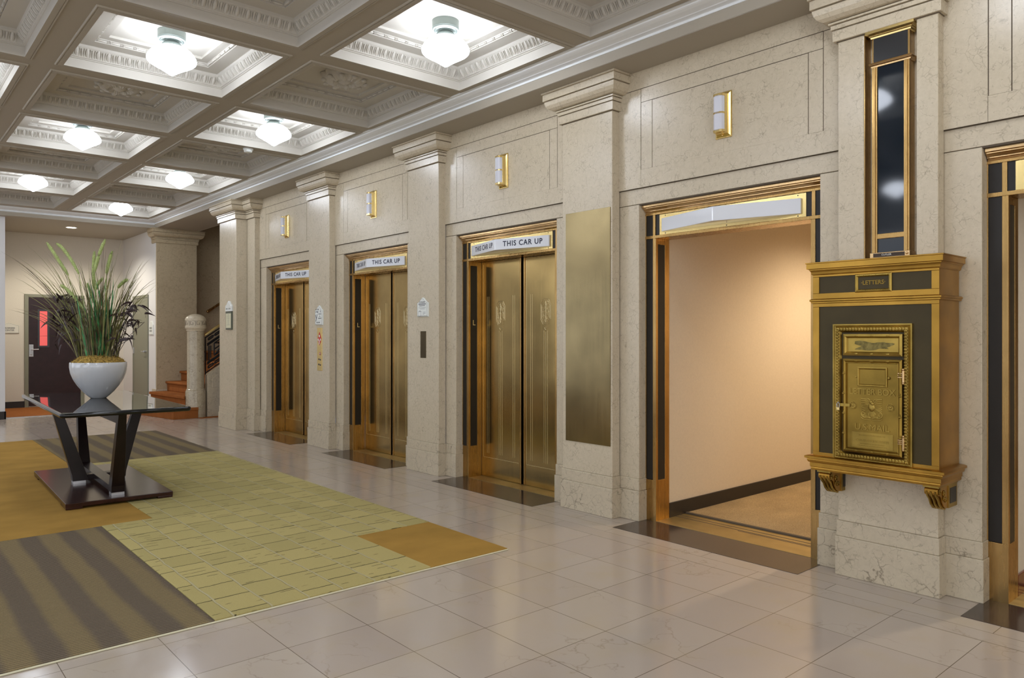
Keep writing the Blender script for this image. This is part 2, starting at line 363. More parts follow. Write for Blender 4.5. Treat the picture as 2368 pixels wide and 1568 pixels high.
def text(s, size, ext, M4, name, mat, parent=None, sx=1.0, align='CENTER', bevel=0, spacing=1.0, fat=0):
    cu = bpy.data.curves.new(name, 'FONT'); cu.body = s; cu.size = size; cu.extrude = ext; cu.align_x = align; cu.align_y = 'CENTER'
    cu.space_character = spacing; cu.bevel_depth = bevel; cu.offset = fat; cu.resolution_u = 3
    ob = bpy.data.objects.new(name+'_tmp', cu); COL.objects.link(ob)
    dg = bpy.context.evaluated_depsgraph_get(); me = bpy.data.meshes.new_from_object(ob.evaluated_get(dg))
    bpy.data.objects.remove(ob); me.materials.clear(); me.materials.append(mat)
    base = wloc(parent) if parent is not None else Vector((0, 0, 0))
    me.transform(Matrix.Diagonal((sx, 1, 1, 1))); me.transform(Matrix.Translation(-base) @ M4)
    o = bpy.data.objects.new(name, me); COL.objects.link(o)
    if parent is not None: o.parent = parent
    WL[o.name] = base; return o
def frameX(X, Y, Z):   # text facing -X, reading towards -Y
    return Matrix(((0, 0, -1, X), (-1, 0, 0, Y), (0, 1, 0, Z), (0, 0, 0, 1)))
def frameY(X, Y, Z):   # text facing -Y
    return Matrix(((1, 0, 0, X), (0, 0, -1, Y), (0, 1, 0, Z), (0, 0, 0, 1)))
def tfX(X, Y, Z): return lambda u, v, w_: (X-w_, Y-u, Z+v)
def tfY(X, Y, Z): return lambda u, v, w_: (X+u, Y-w_, Z+v)

# ------------------------------------------------------------ key dimensions
BAYS = [9.78, 7.485, 5.205, 2.91, .625]           # bay centres along the elevator wall, far to near
PIERS = [(8.361, 8.939), (6.060, 6.628), (3.785, 4.345), (1.496, 2.061)]
ZS = 3.38                                         # soffit over the wall
# ------------------------------------------------------------ floor
mb = MB()
mb.m = 0; mb.ngon([(-3.5, -3.9, 0), (3.87, -3.9, 0), (3.87, 15.12, 0), (-3.5, 15.12, 0)])
mb.m = 1; mb.ngon([(3.87, -3.9, 0), (4.75, -3.9, 0), (4.75, 15.12, 0), (3.87, 15.12, 0)])
floor = struct(mb.build('floor', [M['floor'], M['floorstrip']], recalc=False))
for c in BAYS:
    s = MB().box(4.13, 4.50, c-.712, c+.712, -.002, .0022).build('threshold_slab', M['slab'], floor); s['label'] = 'dark brown stone slab'
    t = MB(); t.box(4.50, 4.88 if c < 4 else 4.70, c-.60, c+.612, -.002, .004)
    t = t.build('metal_sill', M['sill'], floor)
    if c < 4:
        g = MB()
        for x in (4.735, 4.79): g.box(x, x+.009, c-.60, c+.612, .004, .0052)
        g.box(4.715, 4.722, c-.6, c+.05, .004, .0052)
        g.build('sill_groove', M['joint'], t)
MB().box(4.3, 5.2, 12.9, 13.1, 0, .006).build('floor_mat_edge', M['stairrug'], floor)
s = MB().box(1.81, 4.10, 15.12, 17.05, -.01, .008).build('alcove_carpet', M['stairrug'], floor); s['label'] = 'rust coloured carpet'
MB().box(1.81, 4.10, 15.10, 15.13, -.01, .010).build('carpet_edge_strip', M['steel'], floor)

# ------------------------------------------------------------ elevator wall (wall_right)
wall = thing('wall_right', (4.42, 5, 0), kind='structure')
def slab(mb, x0, x1, y0, y1, z0, z1): mb.box(x0, x1, y0, y1, z0, z1)
ends = [-3.0] + [-.07] + [p for p in (1.496, 2.061, 3.785, 4.345, 6.060, 6.628, 8.361, 8.939, 10.665, 10.95)]
strip = MB(); upper = MB(); jt = MB(); low = MB()
for bi, c in enumerate(BAYS):
    lo = (-.62 if c < 1 else [p[1] for p in PIERS if p[1] < c][0]); hi = ([p[0] for p in PIERS if p[0] > c] or [10.68])[-1]
    lo -= .03; hi += .03
    # lower wall strips with the opening's reveal, plinth in two steps
    for (a, b_, s_) in ((lo, c-.705, 1), (c+.705, hi, -1)):
        strip.box(4.42, 4.62, a, b_, .317, 2.385)
        if s_ > 0: low.box(4.412, 4.62, a, b_+.006, .226, .317); low.box(4.404, 4.62, a, b_+.011, 0, .226)
        else: low.box(4.412, 4.62, a-.006, b_, .226, .317); low.box(4.404, 4.62, a-.011, b_, 0, .226)
    strip.box(4.42, 4.62, lo, hi, 2.389, 2.505)
    jt.box(4.425, 4.62, lo, hi, 2.38, 2.392)
    # upper panelled wall, real grooves between slabs
    X0, X1 = 4.40, 4.42
    yo0, yo1, yi0, yi1 = c-.735, c+.67, c-.64, c+.565
    jt.box(4.4035, 4.62, lo, hi, 2.505, 3.40)
    g = .0026
    upper.box(X0, X1, lo, hi, 3.245+g, 3.40)
    upper.box(X0, X1, yo1+g, hi, 2.507, 3.245-g); upper.box(X0, X1, lo, yo0-g, 2.507, 3.245-g)
    upper.box(X0, X1, yo0+g, yo1-g, 3.141+g, 3.245-g)
    upper.box(X0, X1, yi1+g, yo1-g, 2.641, 3.141-g*.5); upper.box(X0, X1, yo0+g, yi0-g, 2.641, 3.141-g*.5)
    upper.box(X0, X1, yo0-g, yo1+g*.2, 2.507, 2.640)
    upper.box(X0, X1, c-.04+.0005, yi1-g, 2.6405, 3.141-g); upper.box(X0, X1, yi0+g, c-.04-.0005, 2.6405, 3.141-g)
    jt.m = 0
low.build('plinth', M['marble_dark'], wall, bevel=.004)
strip.build('marble_facing', M['marble'], wall, bevel=.003)
upper.build('marble_panelling', M['marble'], wall)
jt.build('stone_joint', M['joint'], wall)
# near end of the wall, past the last bay
MB().box(4.42, 4.62, -3.9, -.60, 0, 3.40).build('marble_end_facing', M['marble'], wall)
MB().box(4.62, 4.72, -3.9, 1.23-1.3, 0, 3.4).box(4.62, 4.72, 10.4, 12.9, 0, 3.4).build('wall_core', M['marble'], wall)

CAP = [(.004, 3.116), (.004, 3.121), (.020, 3.121), (.022, 3.123), (.022, 3.184), (.010, 3.184), (.010, 3.189), (.030, 3.190), (.030, 3.213), (.018, 3.213), (.018, 3.2175), (.040, 3.219), (.040, 3.229), (.028, 3.229), (.028, 3.2335), (.062, 3.236),
       (.085, 3.250), (.100, 3.272), (.106, 3.296), (.106, 3.304), (.092, 3.304), (.092, 3.3095), (.116, 3.311), (.116, 3.361), (.110, 3.361), (.110, 3.365), (.126, 3.366), (.126, 3.379)]
def cap(mb, xf, xw, y0, y1, both=(1, 1), prof=CAP):
    rs = []
    for d, z in prof:
        a, b_ = y0-d*both[0], y1+d*both[1]
        rs.append([(xw, a, z), (xf-d, a, z), (xf-d, b_, z), (xw, b_, z)])
    mb.rings(rs, True, True, True)
def pilaster(y0, y1, xf=4.325, xw=4.41, channel=None):
    m1 = MB(); x = xf
    if channel is None: m1.box(x, xw, y0+.012, y1-.012, .317, 3.13)
    else:
        a, b_, z0 = channel
        m1.box(x, xw, y0+.012, a, .317, 3.13); m1.box(x, xw, b_, y1-.012, .317, 3.13); m1.box(x, xw, a-.01, b_+.01, .317, z0)
        m1.box(xw, xw+.01, y0+.02, y1-.02, .3, 3.13)
    p = m1.build('pilaster', M['marble'], wall, bevel=.005)
    m2 = MB(); m2.box(x-.007, xw, y0+.005, y1-.005, .226, .317); m2.box(x-.015, xw, y0, y1, 0, .226)
    m2.build('pilaster_base', M['marble_dark'], p, bevel=.004)
    m3 = MB(); cap(m3, x, xw, y0+.012, y1-.012); cp_ = m3.build('capital', M['marble'], p)
    m4 = MB()
    for d, z in ((.0055, 3.1162), (.0115, 3.1842), (.0195, 3.2132), (.0295, 3.2292), (.0935, 3.3042)): m4.box(x-d, xw, y0+.012-d, y1-.012+d, z, z+.0046)
    m4.build('capital_joint', M['joint'], cp_)
    return p
for k, (a, b_) in enumerate(PIERS):
    pilaster(a, b_, channel=(1.617, 1.899, 1.72) if k == 3 else None)
pilaster(-.81, -.24)
# double pier at the far end
pilaster(10.665, 10.96)
pilaster(10.949, 11.649, xf=4.163, xw=4.62)
# soffit and upper stairwell ceiling
cl = MB(); cl.box(4.09, 4.66, -3.9, 11.65, ZS, ZS+.1); cl.box(4.09, 4.83, 11.65, 14.78, ZS, ZS+.1)
ceiling = thing('ceiling', (0, 5, 3.5), kind='structure')
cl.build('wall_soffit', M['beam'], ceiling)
MB().box(4.83, 7.2, 11.5, 15.3, 3.75, 3.8).box(4.83, 4.85, 11.5, 14.78, 3.38, 3.8).build('stairwell_ceiling', M['plaster'], ceiling)

# cornice (right run + end run, mitred) : p = projection from (4.096), z
COR = [(0, 3.379), (0, 3.447), (.004, 3.449), (.004, 3.452), (.012, 3.453), (.012, 3.468), (.016, 3.470), (.05, 3.474), (.056, 3.478), (.075, 3.482), (.10, 3.486), (.125, 3.492), (.135, 3.496), (.14, 3.503), (.158, 3.503), (.160, 3.512), (.19, 3.513)]
m1 = MB(); rs = []
for p, z in COR: rs.append([(4.096-p, -3.9, z), (4.096-p, 14.75-p, z), (-3.5, 14.75-p, z)])
m1.rings(rs, closed=False)
m1.box(4.06, 4.09, -3.9, 14.72, 3.52, 3.6)
struct(m1.build('trim_1', M['cornice'], recalc=False))

# ------------------------------------------------------------ coffered ceiling
CX = [3.2625-1.47*k for k in range(5)]; CY = [4.4925+1.5285*j for j in range(-5, 7)]
HX, HY = .6075, .6375; ZB = 3.5
beam = MB()
def soff(x0, x1, y0, y1, z=3.512): beam.ngon([(x0, y0, z), (x1, y0, z), (x1, y1, z), (x0, y1, z)])
xs = sorted(CX); R_ = .042
soff(xs[-1]+HX, 3.93, -3.9, 14.6); soff(-3.5, xs[0]-HX, -3.9, 14.6)
for a, b_ in zip(xs, xs[1:]): soff(a+HX, b_-HX, -3.9, 14.6)
for x in xs:
    soff(x-HX, x+HX, -3.9, CY[0]-HY); soff(x-HX, x+HX, CY[-1]+HY, 14.6)
    for a, b_ in zip(CY, CY[1:]): soff(x-HX, x+HX, a+HY, b_-HY)
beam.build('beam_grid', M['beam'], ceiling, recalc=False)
def coffer_mesh():
    m = MB()
    def ring(d, z, ex=0): return [(-HX+d, -HY+d, z), (HX-d, -HY+d, z), (HX-d, HY-d, z), (-HX+d, HY-d, z)]
    # rim on the beam underside with a small bead
    prof = [(-R_-.012, .012), (-R_-.010, .004), (-R_-.006, .001), (-R_, .001), (-R_+.002, .0045), (-R_+.006, .0045), (-R_+.006, 0), (0, 0),
            (0, .072), (.007, .074), (.007, .080), (.016, .084), (.018, .092), (.022, .102), (.030, .120), (.042, .138), (.056, .150), (.060, .156), (.060, .174),
            (.062, .1755), (.176, .1755), (.176, .188), (.192, .205), (.258, .205), (.258, .2245), (.262, .2255)]
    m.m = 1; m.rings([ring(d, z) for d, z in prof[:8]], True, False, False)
    m.m = 0; m.rings([ring(d, z) for d, z in prof[7:]], True, False, True)
    # egg and dart on the cove; bead and reel
    for side in range(4):
        L_ = (HX if side % 2 == 0 else HY)
        W_ = (HY if side % 2 == 0 else HX)
        def T(u, d, z):
            if side == 0: return (u, -W_+d, z)
            if side == 1: return (W_-d, u, z)
            if side == 2: return (-u, W_-d, z)
            return (-W_+d, -u, z)
        mm = MB(tf=T)
        n = 15 if side % 2 == 0 else 16; span = 2*(L_-.045); st = span/n
        for k in range(n):
            u = -span/2+st*(k+.5)
            # egg, lying on the sloping cove
            rs = []
            for i in range(6):
                a = PI*i/5; t = -math.cos(a); r = math.sin(a)
                cz = .122+t*.030; cd = .032+t*.021
                rs.append([(u+.0165*max(r, .02)*math.cos(q), cd+.013*max(r, .02)*math.sin(q)*.75+.002, cz-.013*max(r, .02)*math.sin(q)*.75) for q in [2*PI*j/8 for j in range(8)]])
            mm.rings(rs, True, True, True)
            # shell around the egg
            for sg in (-1, 1):
                pts = [(u+sg*(.0225-.001*abs(i-1)), .019+.012*i, .094+.0165*i) for i in range(4)]
                pts = [(u+sg*.010, .013, .088)]+pts
                mm.tube(pts, [.003, .0036, .0036, .0034, .003], 5)
            # dart
            mm.rings([[(u+st/2-.003, .014, .088), (u+st/2+.003, .014, .088), (u+st/2+.003, .022, .092), (u+st/2-.003, .022, .092)],
                      [(u+st/2-.007, .048, .142), (u+st/2+.007, .048, .142), (u+st/2+.007, .058, .140), (u+st/2-.007, .058, .140)]], True, True, True)
        n = 9; L2 = L_-.185; st = 2*L2/n
        for k in range(n):
            u = -L2+st*(k+.5)
            mm.tube([(u-.036, .186, .190), (u-.022, .186, .190), (u+.022, .186, .190), (u+.036, .186, .190)], [.003, .0095, .0095, .003], 6)
            for e in (-.010, 0, .010):
                mm.tube([(u+st/2+e-.003, .186, .190), (u+st/2+e+.003, .186, .190)], .0105, 6)
        m.merge(mm)
    return m
def rosette():
    m = MB(); rs = []; nt_ = 96
    for i in range(15):
        t = i/14.0
        row = []
        for k in range(nt_):
            a = 2*PI*k/nt_
            lob = abs(math.sin(a*5)); fine = .5+.5*math.cos(a*40)
            R = .215*(.80+.20*lob**.5) if t > .5 else .215
            r = max(.004, R*t)
            z = -.035-.045*math.sin(PI*min(1, t*1.05))*(.75+.25*lob)-.010*fine*(t > .2)*(1-t*.3)
            if t < .28: z = -.055-.03*math.cos(t/.28*PI/2)
            if .28 <= t < .45: z += .022
            if t > .97: z = -.004
            row.append((r*math.cos(a), r*math.sin(a), .2255+z))
        rs.append(row)
    m.rings(rs, True, True, False)
    for k in range(10):
        a = 2*PI*(k+.5)/10
        for q, s_ in ((.185, .026), (.13, .02)):
            m.ellipsoid((q*math.cos(a), q*math.sin(a), .2255-.062), (s_, s_, .016), 8, 5)
    return m
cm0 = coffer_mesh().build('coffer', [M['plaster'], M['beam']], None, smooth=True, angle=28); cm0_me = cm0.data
rz0 = rosette().build('ceiling_rosette', M['plaster'], None, smooth=True, angle=50); rz_me = rz0.data
bpy.data.objects.remove(cm0); bpy.data.objects.remove(rz0)
cbase = Vector((0, 5, 3.5)); LIT = []
for k, x in enumerate(CX):
    for j, y in enumerate(CY):
        o = bpy.data.objects.new('coffer', cm0_me); COL.objects.link(o); o.parent = ceiling; o.location = (x, y-5, 0); WL[o.name] = Vector((x, y, 3.5))
        if (j-5+k) % 2 == 0: LIT.append((x, y, k, j-5))
        else:
            r = bpy.data.objects.new('rosette', rz_me); COL.objects.link(r); r.parent = o
# roof slab that closes the room above
MB().box(-3.5, 7.5, -3.9, 17.3, 3.85, 3.9).build('roof_slab', M['plaster'], ceiling)

# ------------------------------------------------------------ ceiling lamps
def lamp_parts(t):
    b0 = wloc(t)
    x, y = b0.x, b0.y
    q = [(.0, 3.7255), (.100, 3.7255), (.100, 3.668), (.097, 3.664), (.0985, 3.660), (.0955, 3.656), (.088, 3.653), (.085, 3.656), (.076, 3.648), (.06, 3.655), (.045, 3.664), (.0, 3.664)]
    MB().lathe(x, y, q, 40).build('canopy', M['lampmetal'], t, smooth=True, angle=25)
    dt = MB()
    for k in range(36):
        a = 2*PI*k/36; dt.ellipsoid((x+.082*math.cos(a), y+.082*math.sin(a), 3.652), (.0025, .0025, .002), 5, 3)
    dt.build('vent_bead', M['iron'], t)
    q = [(.046, 3.664), (.045, 3.648), (.055, 3.640), (.068, 3.628), (.076, 3.612), (.076, 3.600), (.060, 3.600)]
    MB().lathe(x, y, q, 36, False, False).build('fitter', M['lampmetal'], t, smooth=True, angle=40)
    q = [(.070, 3.606), (.078, 3.604), (.105, 3.594), (.135, 3.575), (.160, 3.548), (.174, 3.524), (.1775, 3.508), (.174, 3.494), (.160, 3.480), (.130, 3.462), (.090, 3.440), (.05, 3.415), (.022, 3.396), (.008, 3.388), (.0, 3.387)]
    MB().lathe(x, y, q, 40, True, True).build('glass_globe', M['globe'], t, smooth=True, angle=50)
LAB = {(3.2625, 0): 'largest globe ceiling lamp, at the top centre of the photo beside the wall cornice',
       (1.7925, 1): 'large globe ceiling lamp in the big lit coffer at the top left of the photo',
       (3.2625, 2): 'globe lamp beside the cornice next to the small smoke detector',
       (1.7925, 3): 'globe ceiling lamp second back in the left row, above the potted grasses',
       (3.2625, 4): 'globe ceiling lamp third back along the elevator wall cornice',
       (1.7925, 5): 'far left globe lamp at the edge of the photo above the alcove',
       (3.2625, 6): 'farthest globe lamp, tucked in the corner where the two cornices meet'}
proto = None
for (x, y, k, j) in sorted(LIT, key=lambda q: abs(q[0]-3.26)+abs(q[1]-4.5)):
    if proto is None:
        proto = t = thing('ceiling_lamp', (x, y, 3.7255)); lamp_parts(t)
    else:
        t = copy_tree(proto); t.location = (x, y, 3.7255)
    tag(t, LAB.get((round(x, 4), j), 'white globe ceiling lamp in a coffer outside the frame of the photo'), 'ceiling lamp', 'globe lamps in the ceiling coffers')
# smoke detector
t = thing('smoke_detector', (3.30, 8.33, 3.512), 'small white round smoke detector on the ceiling beam', 'smoke detector')
MB().lathe(3.30, 8.33, [(.055, 3.514), (.056, 3.500), (.050, 3.494)], 28).build('base', M['signplaque'], t, smooth=True)
MB().lathe(3.30, 8.33, [(.044, 3.496), (.046, 3.480), (.036, 3.468), (.0, 3.466)], 28).build('sensor_head', M['signplaque'], t, smooth=True)

# ------------------------------------------------------------ door frames in the bays
def bay_frame(n, c, elevator):
    D = thing('door_%d' % n, (4.5, c, 0), kind='structure')
    z1 = 2.128
    f = MB()
    # outer stiles, inner stiles, lintel rail
    for sg in (-1, 1):
        def yy(a, b_): return (c+min(sg*a, sg*b_), c+max(sg*a, sg*b_))
        f.box(4.497, 4.53, *yy(.699, .712), .31, 2.306); f.box(4.497, 4.53, *yy(.612, .636), .31, 2.306)
        f.box(4.497, 4.53, *yy(.612, .712), 0, .31)
        # return into the opening
        f.box(4.497, 4.522, *yy(.606, .614), 0, z1); f.box(4.606, 4.66, *yy(.606, .614), 0, z1); f.box(4.522, 4.606, *yy(.606, .614), 0, .31)
        f.box(4.522, 4.606, *yy(.606, .614), 2.085, z1); f.box(4.53, 4.66, *yy(.614, .712), 0, 2.3)
    f.box(4.494, 4.53, c-.712, c+.712, z1, 2.150); f.box(4.494, 4.53, c-.712, c+.712, 2.304, 2.320)
    f.box(4.53, 4.66, c-.712, c+.712, 2.128, 2.385)
    f.build('bronze_frame', M['bronze'], D, bevel=.0015)
    g = MB(); g.box(4.504, 4.53, c-.611, c+.611, 2.150, 2.304)
    for sg in (-1, 1):
        def yy(a, b_): return (c+min(sg*a, sg*b_), c+max(sg*a, sg*b_))
        g.box(4.502, 4.53, *yy(.637, .698), .312, z1-.001); g.box(4.502, 4.53, *yy(.637, .698), 2.150, 2.304)
        g.box(4.522, 4.606, *yy(.609, .613), .31, 2.085)
    p = g.build('dark_inset_panel', M['darkpanel'], D); p['label'] = 'black inset panel'
    # stepped crown moulding
    pr = [(4.53, 2.320), (4.496, 2.320), (4.490, 2.330), (4.482, 2.333), (4.482, 2.338), (4.466, 2.350), (4.458, 2.353), (4.458, 2.358), (4.447, 2.362), (4.447, 2.382), (4.53, 2.382)]
    m = MB(); m.prism([(x, c-.70, z) for x, z in pr], [(x, c+.70, z) for x, z in pr]); m.build('crown_moulding', M['bronze_h'], D)
    if elevator:
        X = 4.662
        for (a, b_, xo) in ((c+.010, c+.611, 0), (c-.611, c-.014, .008)):
            lf = MB(); lf.box(X+xo, X+xo+.03, a, b_, .006, 2.128)
            leaf = lf.build('door_leaf', M['door'], D, bevel=.003)
            e = MB(); x0 = X+xo-.0012; x1 = X+xo+.001
            mid = (a+b_)/2
            lines = [(mid-.205, 1.78), (mid-.180, 1.78), (mid+.180, 1.78), (mid+.205, 1.78), (mid-.024, 1.445), (mid, 1.43), (mid+.024, 1.445)]
            for yl, zt in lines: e.box(x0, x1, yl-.0016, yl+.0016, .24, zt)
            e.box(x0, x1, a+.04, b_-.04, .195, .198); e.box(x0, x1, mid+.262, mid+.265, .195, 2.10)
            # ornament : elongated octagon with scrolls
            def oc(w_, h0, h1, cut): return [(mid-w_+cut, h0), (mid+w_-cut, h0), (mid+w_, h0+cut*1.6), (mid+w_, h1-cut*1.6), (mid+w_-cut, h1), (mid-w_+cut, h1), (mid-w_, h1-cut*1.6), (mid-w_, h0+cut*1.6)]
            for w_, dz in ((.064, 0), (.052, .012)):
                o_ = oc(w_, 1.50+dz, 1.728-dz, .028)
                for (p0, p1) in zip(o_, o_[1:]+o_[:1]): e.tube([(x0, *p0), (x0, *p1)], .0016, 4)
            for sg in (-1, 1):
                for cz, rr in ((1.565, .018), (1.61, .015), (1.65, .017), (1.69, .013)):
                    e.tube([(x0, mid+sg*(.026+rr*math.cos(q)), cz+rr*math.sin(q)) for q in [i*.6 for i in range(9)]], .0014, 4)
                e.tube([(x0, mid+sg*(.006+.03*math.sin(i/8*PI)), 1.52+.02*i) for i in range(10)], .0016, 4)
            e.tube([(x0, mid, 1.52), (x0, mid, 1.71)], .0022, 4)
            for p0, p1 in (((mid-.02, 1.473), (mid+.02, 1.473)), ((mid+.02, 1.473), (mid, 1.448)), ((mid, 1.448), (mid-.02, 1.473))): e.tube([(x0, *p0), (x0, *p1)], .0016, 4)
            e.build('etched_ornament', M['etch'], leaf)
            # meeting stile
            st = MB(); ym = a if a > c else b_
            st.box(X+xo-.006, X+xo+.03, min(ym, ym+(.022 if a > c else -.022)), max(ym, ym+(.022 if a > c else -.022)), .006, 2.128)
            st.build('meeting_stile', M['bronze'], leaf, bevel=.003)
        MB().box(4.70, 4.73, c-.66, c+.66, 0, 2.25).build('shaft_backing', M['joint'], D)
        # floor letter plate on the jamb return (faces -Y)
        tfj = tfY(4.564, c+.609, 1.515)
        pl = MB(tfj).box(-.040, .040, -.055, .055, 0, .003).build('floor_plate', M['darkpanel'], D)
        text('L', .075, .0008, frameY(4.566, c+.6052, 1.522), 'floor_letter', M['etch'], pl, sx=1.0)
    return D
for n, c in enumerate(BAYS): bay_frame(n+1, c, n < 3)

# ------------------------------------------------------------ lighted signs over the openings
def car_sign(c, txt, label, ridge=.17):
    t = thing('elevator_sign', (4.49, c, 2.225), label, 'sign', 'signs above the elevator openings')
    MB().box(4.499, 4.5035, c-.575, c+.575, 2.1505, 2.3025).build('brass_backplate', M['brass'], t, bevel=.001)
    for u in (-.52, 0, .52):
        for v in (2.160, 2.291):
            if u or v < 2.2: MB().ellipsoid((4.499, c+u, v), (.002, .0045, .0045), 8, 4).build('screw', M['ink'], t)
    a, z0, z1 = .545, 2.172, 2.270
    b = MB(); tri = [(4.499, c-a), (4.499, c+a), (4.484, c+a), (4.499-ridge, c+.004), (4.499-ridge, c-.004), (4.484, c-a)]
    b.prism([(x, y, z0) for x, y in tri], [(x, y, z1) for x, y in tri])
    box = b.build('acrylic_box', M['signwhite'], t, bevel=.003)
    if txt:
        Lf = math.hypot(a, ridge-.015)
        for sg in (1, -1):   # -Y face, then +Y face
            if sg > 0: p0 = Vector((4.499-ridge, c, 0)); p1 = Vector((4.484, c-a, 0))
            else: p0 = Vector((4.484, c+a, 0)); p1 = Vector((4.499-ridge, c, 0))
            u = (p1-p0).normalized(); n_ = Vector((u.y, -u.x, 0)); q = p0+(p1-p0)*(.52 if sg > 0 else .55)+n_*.0012; q.z = (z0+z1)/2
            M4 = Matrix(((u.x, 0, n_.x, q.x), (u.y, 0, n_.y, q.y), (0, 1, 0, q.z), (0, 0, 0, 1)))
            text('THIS CAR UP', .066, .0006, M4, 'lettering', M['ink'], box, sx=.95, spacing=1.16, fat=.0013)
car_sign(BAYS[0], 1, 'THIS CAR UP sign above the farthest elevator, left of the others')
car_sign(BAYS[1], 1, 'THIS CAR UP sign above the middle of the three bronze elevators')
car_sign(BAYS[2], 1, 'THIS CAR UP sign above the nearest bronze elevator, beside the tall brass sheet')
car_sign(BAYS[3], 0, 'blank white V-shaped sign above the open hallway doorway')
t = thing('elevator_sign', (4.49, BAYS[4], 2.225), 'brass sign plate over the doorway cut off by the right edge of the photo', 'sign', 'signs above the elevator openings')
MB().box(4.497, 4.5035, BAYS[4]-.575, BAYS[4]+.575, 2.1505, 2.3025).build('brass_backplate', M['brass'], t, bevel=.001)
a = .40; c = BAYS[4]; b = MB(); tri = [(4.497, c-a), (4.497, c+a), (4.484, c+a), (4.38, c), (4.484, c-a)]
b.prism([(x, y, 2.172) for x, y in tri], [(x, y, 2.27) for x, y in tri]); b.build('acrylic_box', M['signwhite'], t, bevel=.003)

# ------------------------------------------------------------ wall sconces
def sconce(t):
    b0 = wloc(t); tf = tfX(4.40, b0.y, 2.889)
    m = MB(tf); m.box(-.062, .062, -.156, .156, 0, .008)
    m.rings([[(-.056, -.149, .008), (.056, -.149, .008), (.056, .149, .008), (-.056, .149, .008)], [(-.044, -.135, .018), (.044, -.135, .018), (.044, .135, .018), (-.044, .135, .018)],
             [(-.040, -.126, .052), (.040, -.126, .052), (.040, .126, .052), (-.040, .126, .052)]], True, True, True)
    m.build('brass_backplate', M['brass'], t, bevel=.0015)
    def plan(r, z): return [(-r, z, .04), (-r, z, .062), (-r*.86, z, .078), (-r*.5, z, .086), (r*.5, z, .086), (r*.86, z, .078), (r, z, .062), (r, z, .04)]
    g = MB(tf)
    g.rings([plan(.036, -.118), plan(.036, .118)], True, True, True); g.build('opal_glass', M['opal'], t, smooth=True, angle=25)
    for nm, z0, z1 in (('brass_cap', .112, .128), ('brass_band', -.006, .006), ('brass_cap', -.128, -.112)):
        k = MB(tf); k.rings([plan(.039, z0), plan(.039, z1)], True, True, True); k.build(nm, M['brass'], t, smooth=True, angle=25)
    MB(tf).ellipsoid((0, -.140, .02), (.006, .006, .006), 8, 5).build('screw', M['brass'], t)
SL = ['farthest small brass and opal wall sconce, above the farthest elevator', 'brass and opal sconce above the middle elevator',
      'brass and opal sconce above the nearest bronze elevator', 'largest brass and opal sconce, above the open hallway']
t0 = None
for k in range(4):
    y = BAYS[k]-.045
    if t0 is None: t0 = t = thing('wall_sconce', (4.40, y, 2.889)); sconce(t)
    else: t = copy_tree(t0); t.location = (4.40, y, 2.889)
    tag(t, SL[k], 'wall lamp', 'sconces above the openings')

# ------------------------------------------------------------ brass sheet on the pier
tag(MB(tfX(4.325, 4.0525, 1.4665)).box(-.239, .239, -.918, .918, 0, .006).build('brass_sheet', M['panelbrass'], origin=(4.322, 4.0525, .548), bevel=.001), 'tall plain brushed brass sheet on the marble pier left of the open hallway', 'wall panel')

# ------------------------------------------------------------ plaques
def plaque_shape(hw, h0, h1, hp, n=14):   # bottom at h0, shoulder h1, crest hp
    pts = [(-hw, h0), (hw, h0), (hw, h1)]
    for i in range(n+1):
        t = i/n; u = hw*.92*(1-2*t); pts.append((u, h1+.004+(hp-h1)*(.5+.5*math.cos(PI*(2*t-1)))))
    pts.append((-hw, h1)); return pts
def plaque(name, X, Y, Z, hw, h0, h1, hp, label, cat, mk=tfX):
    t = thing(name, (X, Y, Z+h0) if mk is tfX else (X, Y, Z+h0), label, cat)
    tf = mk(X, Y, Z)
    o_ = plaque_shape(hw, h0, h1, hp); i_ = plaque_shape(hw-.010, h0+.010, h1-.003, hp-.011); e_ = plaque_shape(hw-.012, h0+.012, h1-.005, hp-.013)
    m = MB(tf); m.rings([[(u, v, 0) for u, v in o_], [(u, v, .008) for u, v in o_], [(u, v, .018) for u, v in i_], [(u, v, .018) for u, v in e_]], True, True, True)
    b = m.build('board', M['signplaque'], t)
    ln = MB(tf)
    for (p0, p1) in zip(i_, i_[1:]+i_[:1]): ln.tube([(*p0, .0185), (*p1, .0185)], .0009, 4)
    ln.build('border_line', M['greenframe'], t)
    return t, tf, b
# fire instructions beside the nearest elevator
t, tf, b = plaque('evacuation_sign', 4.325, 6.335, 1.67, .098, -.082, .062, .112, 'white plaque with arched top and floor plan above the small dark plate', 'sign')
text('1ST FLOOR', .020, .0005, frameX(4.3062, 6.337, 1.737), 'heading', M['ink'], b)
ln = MB(tf); ln.box(-.066, .066, .045, .052, .018, .0188)
text('Emergency Exit Plan', .0125, .0005, frameX(4.3062, 6.337, 1.703), 'subheading', M['ink'], b)
for (a_, b_, v) in ((-.064, .062, .010), (-.04, .045, -.002), (-.066, -.01, -.030), (.012, .06, -.036), (.012, .06, -.048), (.012, .035, -.058)): ln.box(a_, b_, v, v+.0025, .018, .0186)
for (u0, u1, v0, v1) in ((-.066, -.0645, -.075, -.02), (-.066, -.022, -.0755, -.074), (-.023, -.0215, -.075, -.03), (-.05, -.030, -.024, -.019)): ln.box(u0, u1, v0, v1, .018, .0186)
ln.build('floor_plan_print', M['ink'], b)
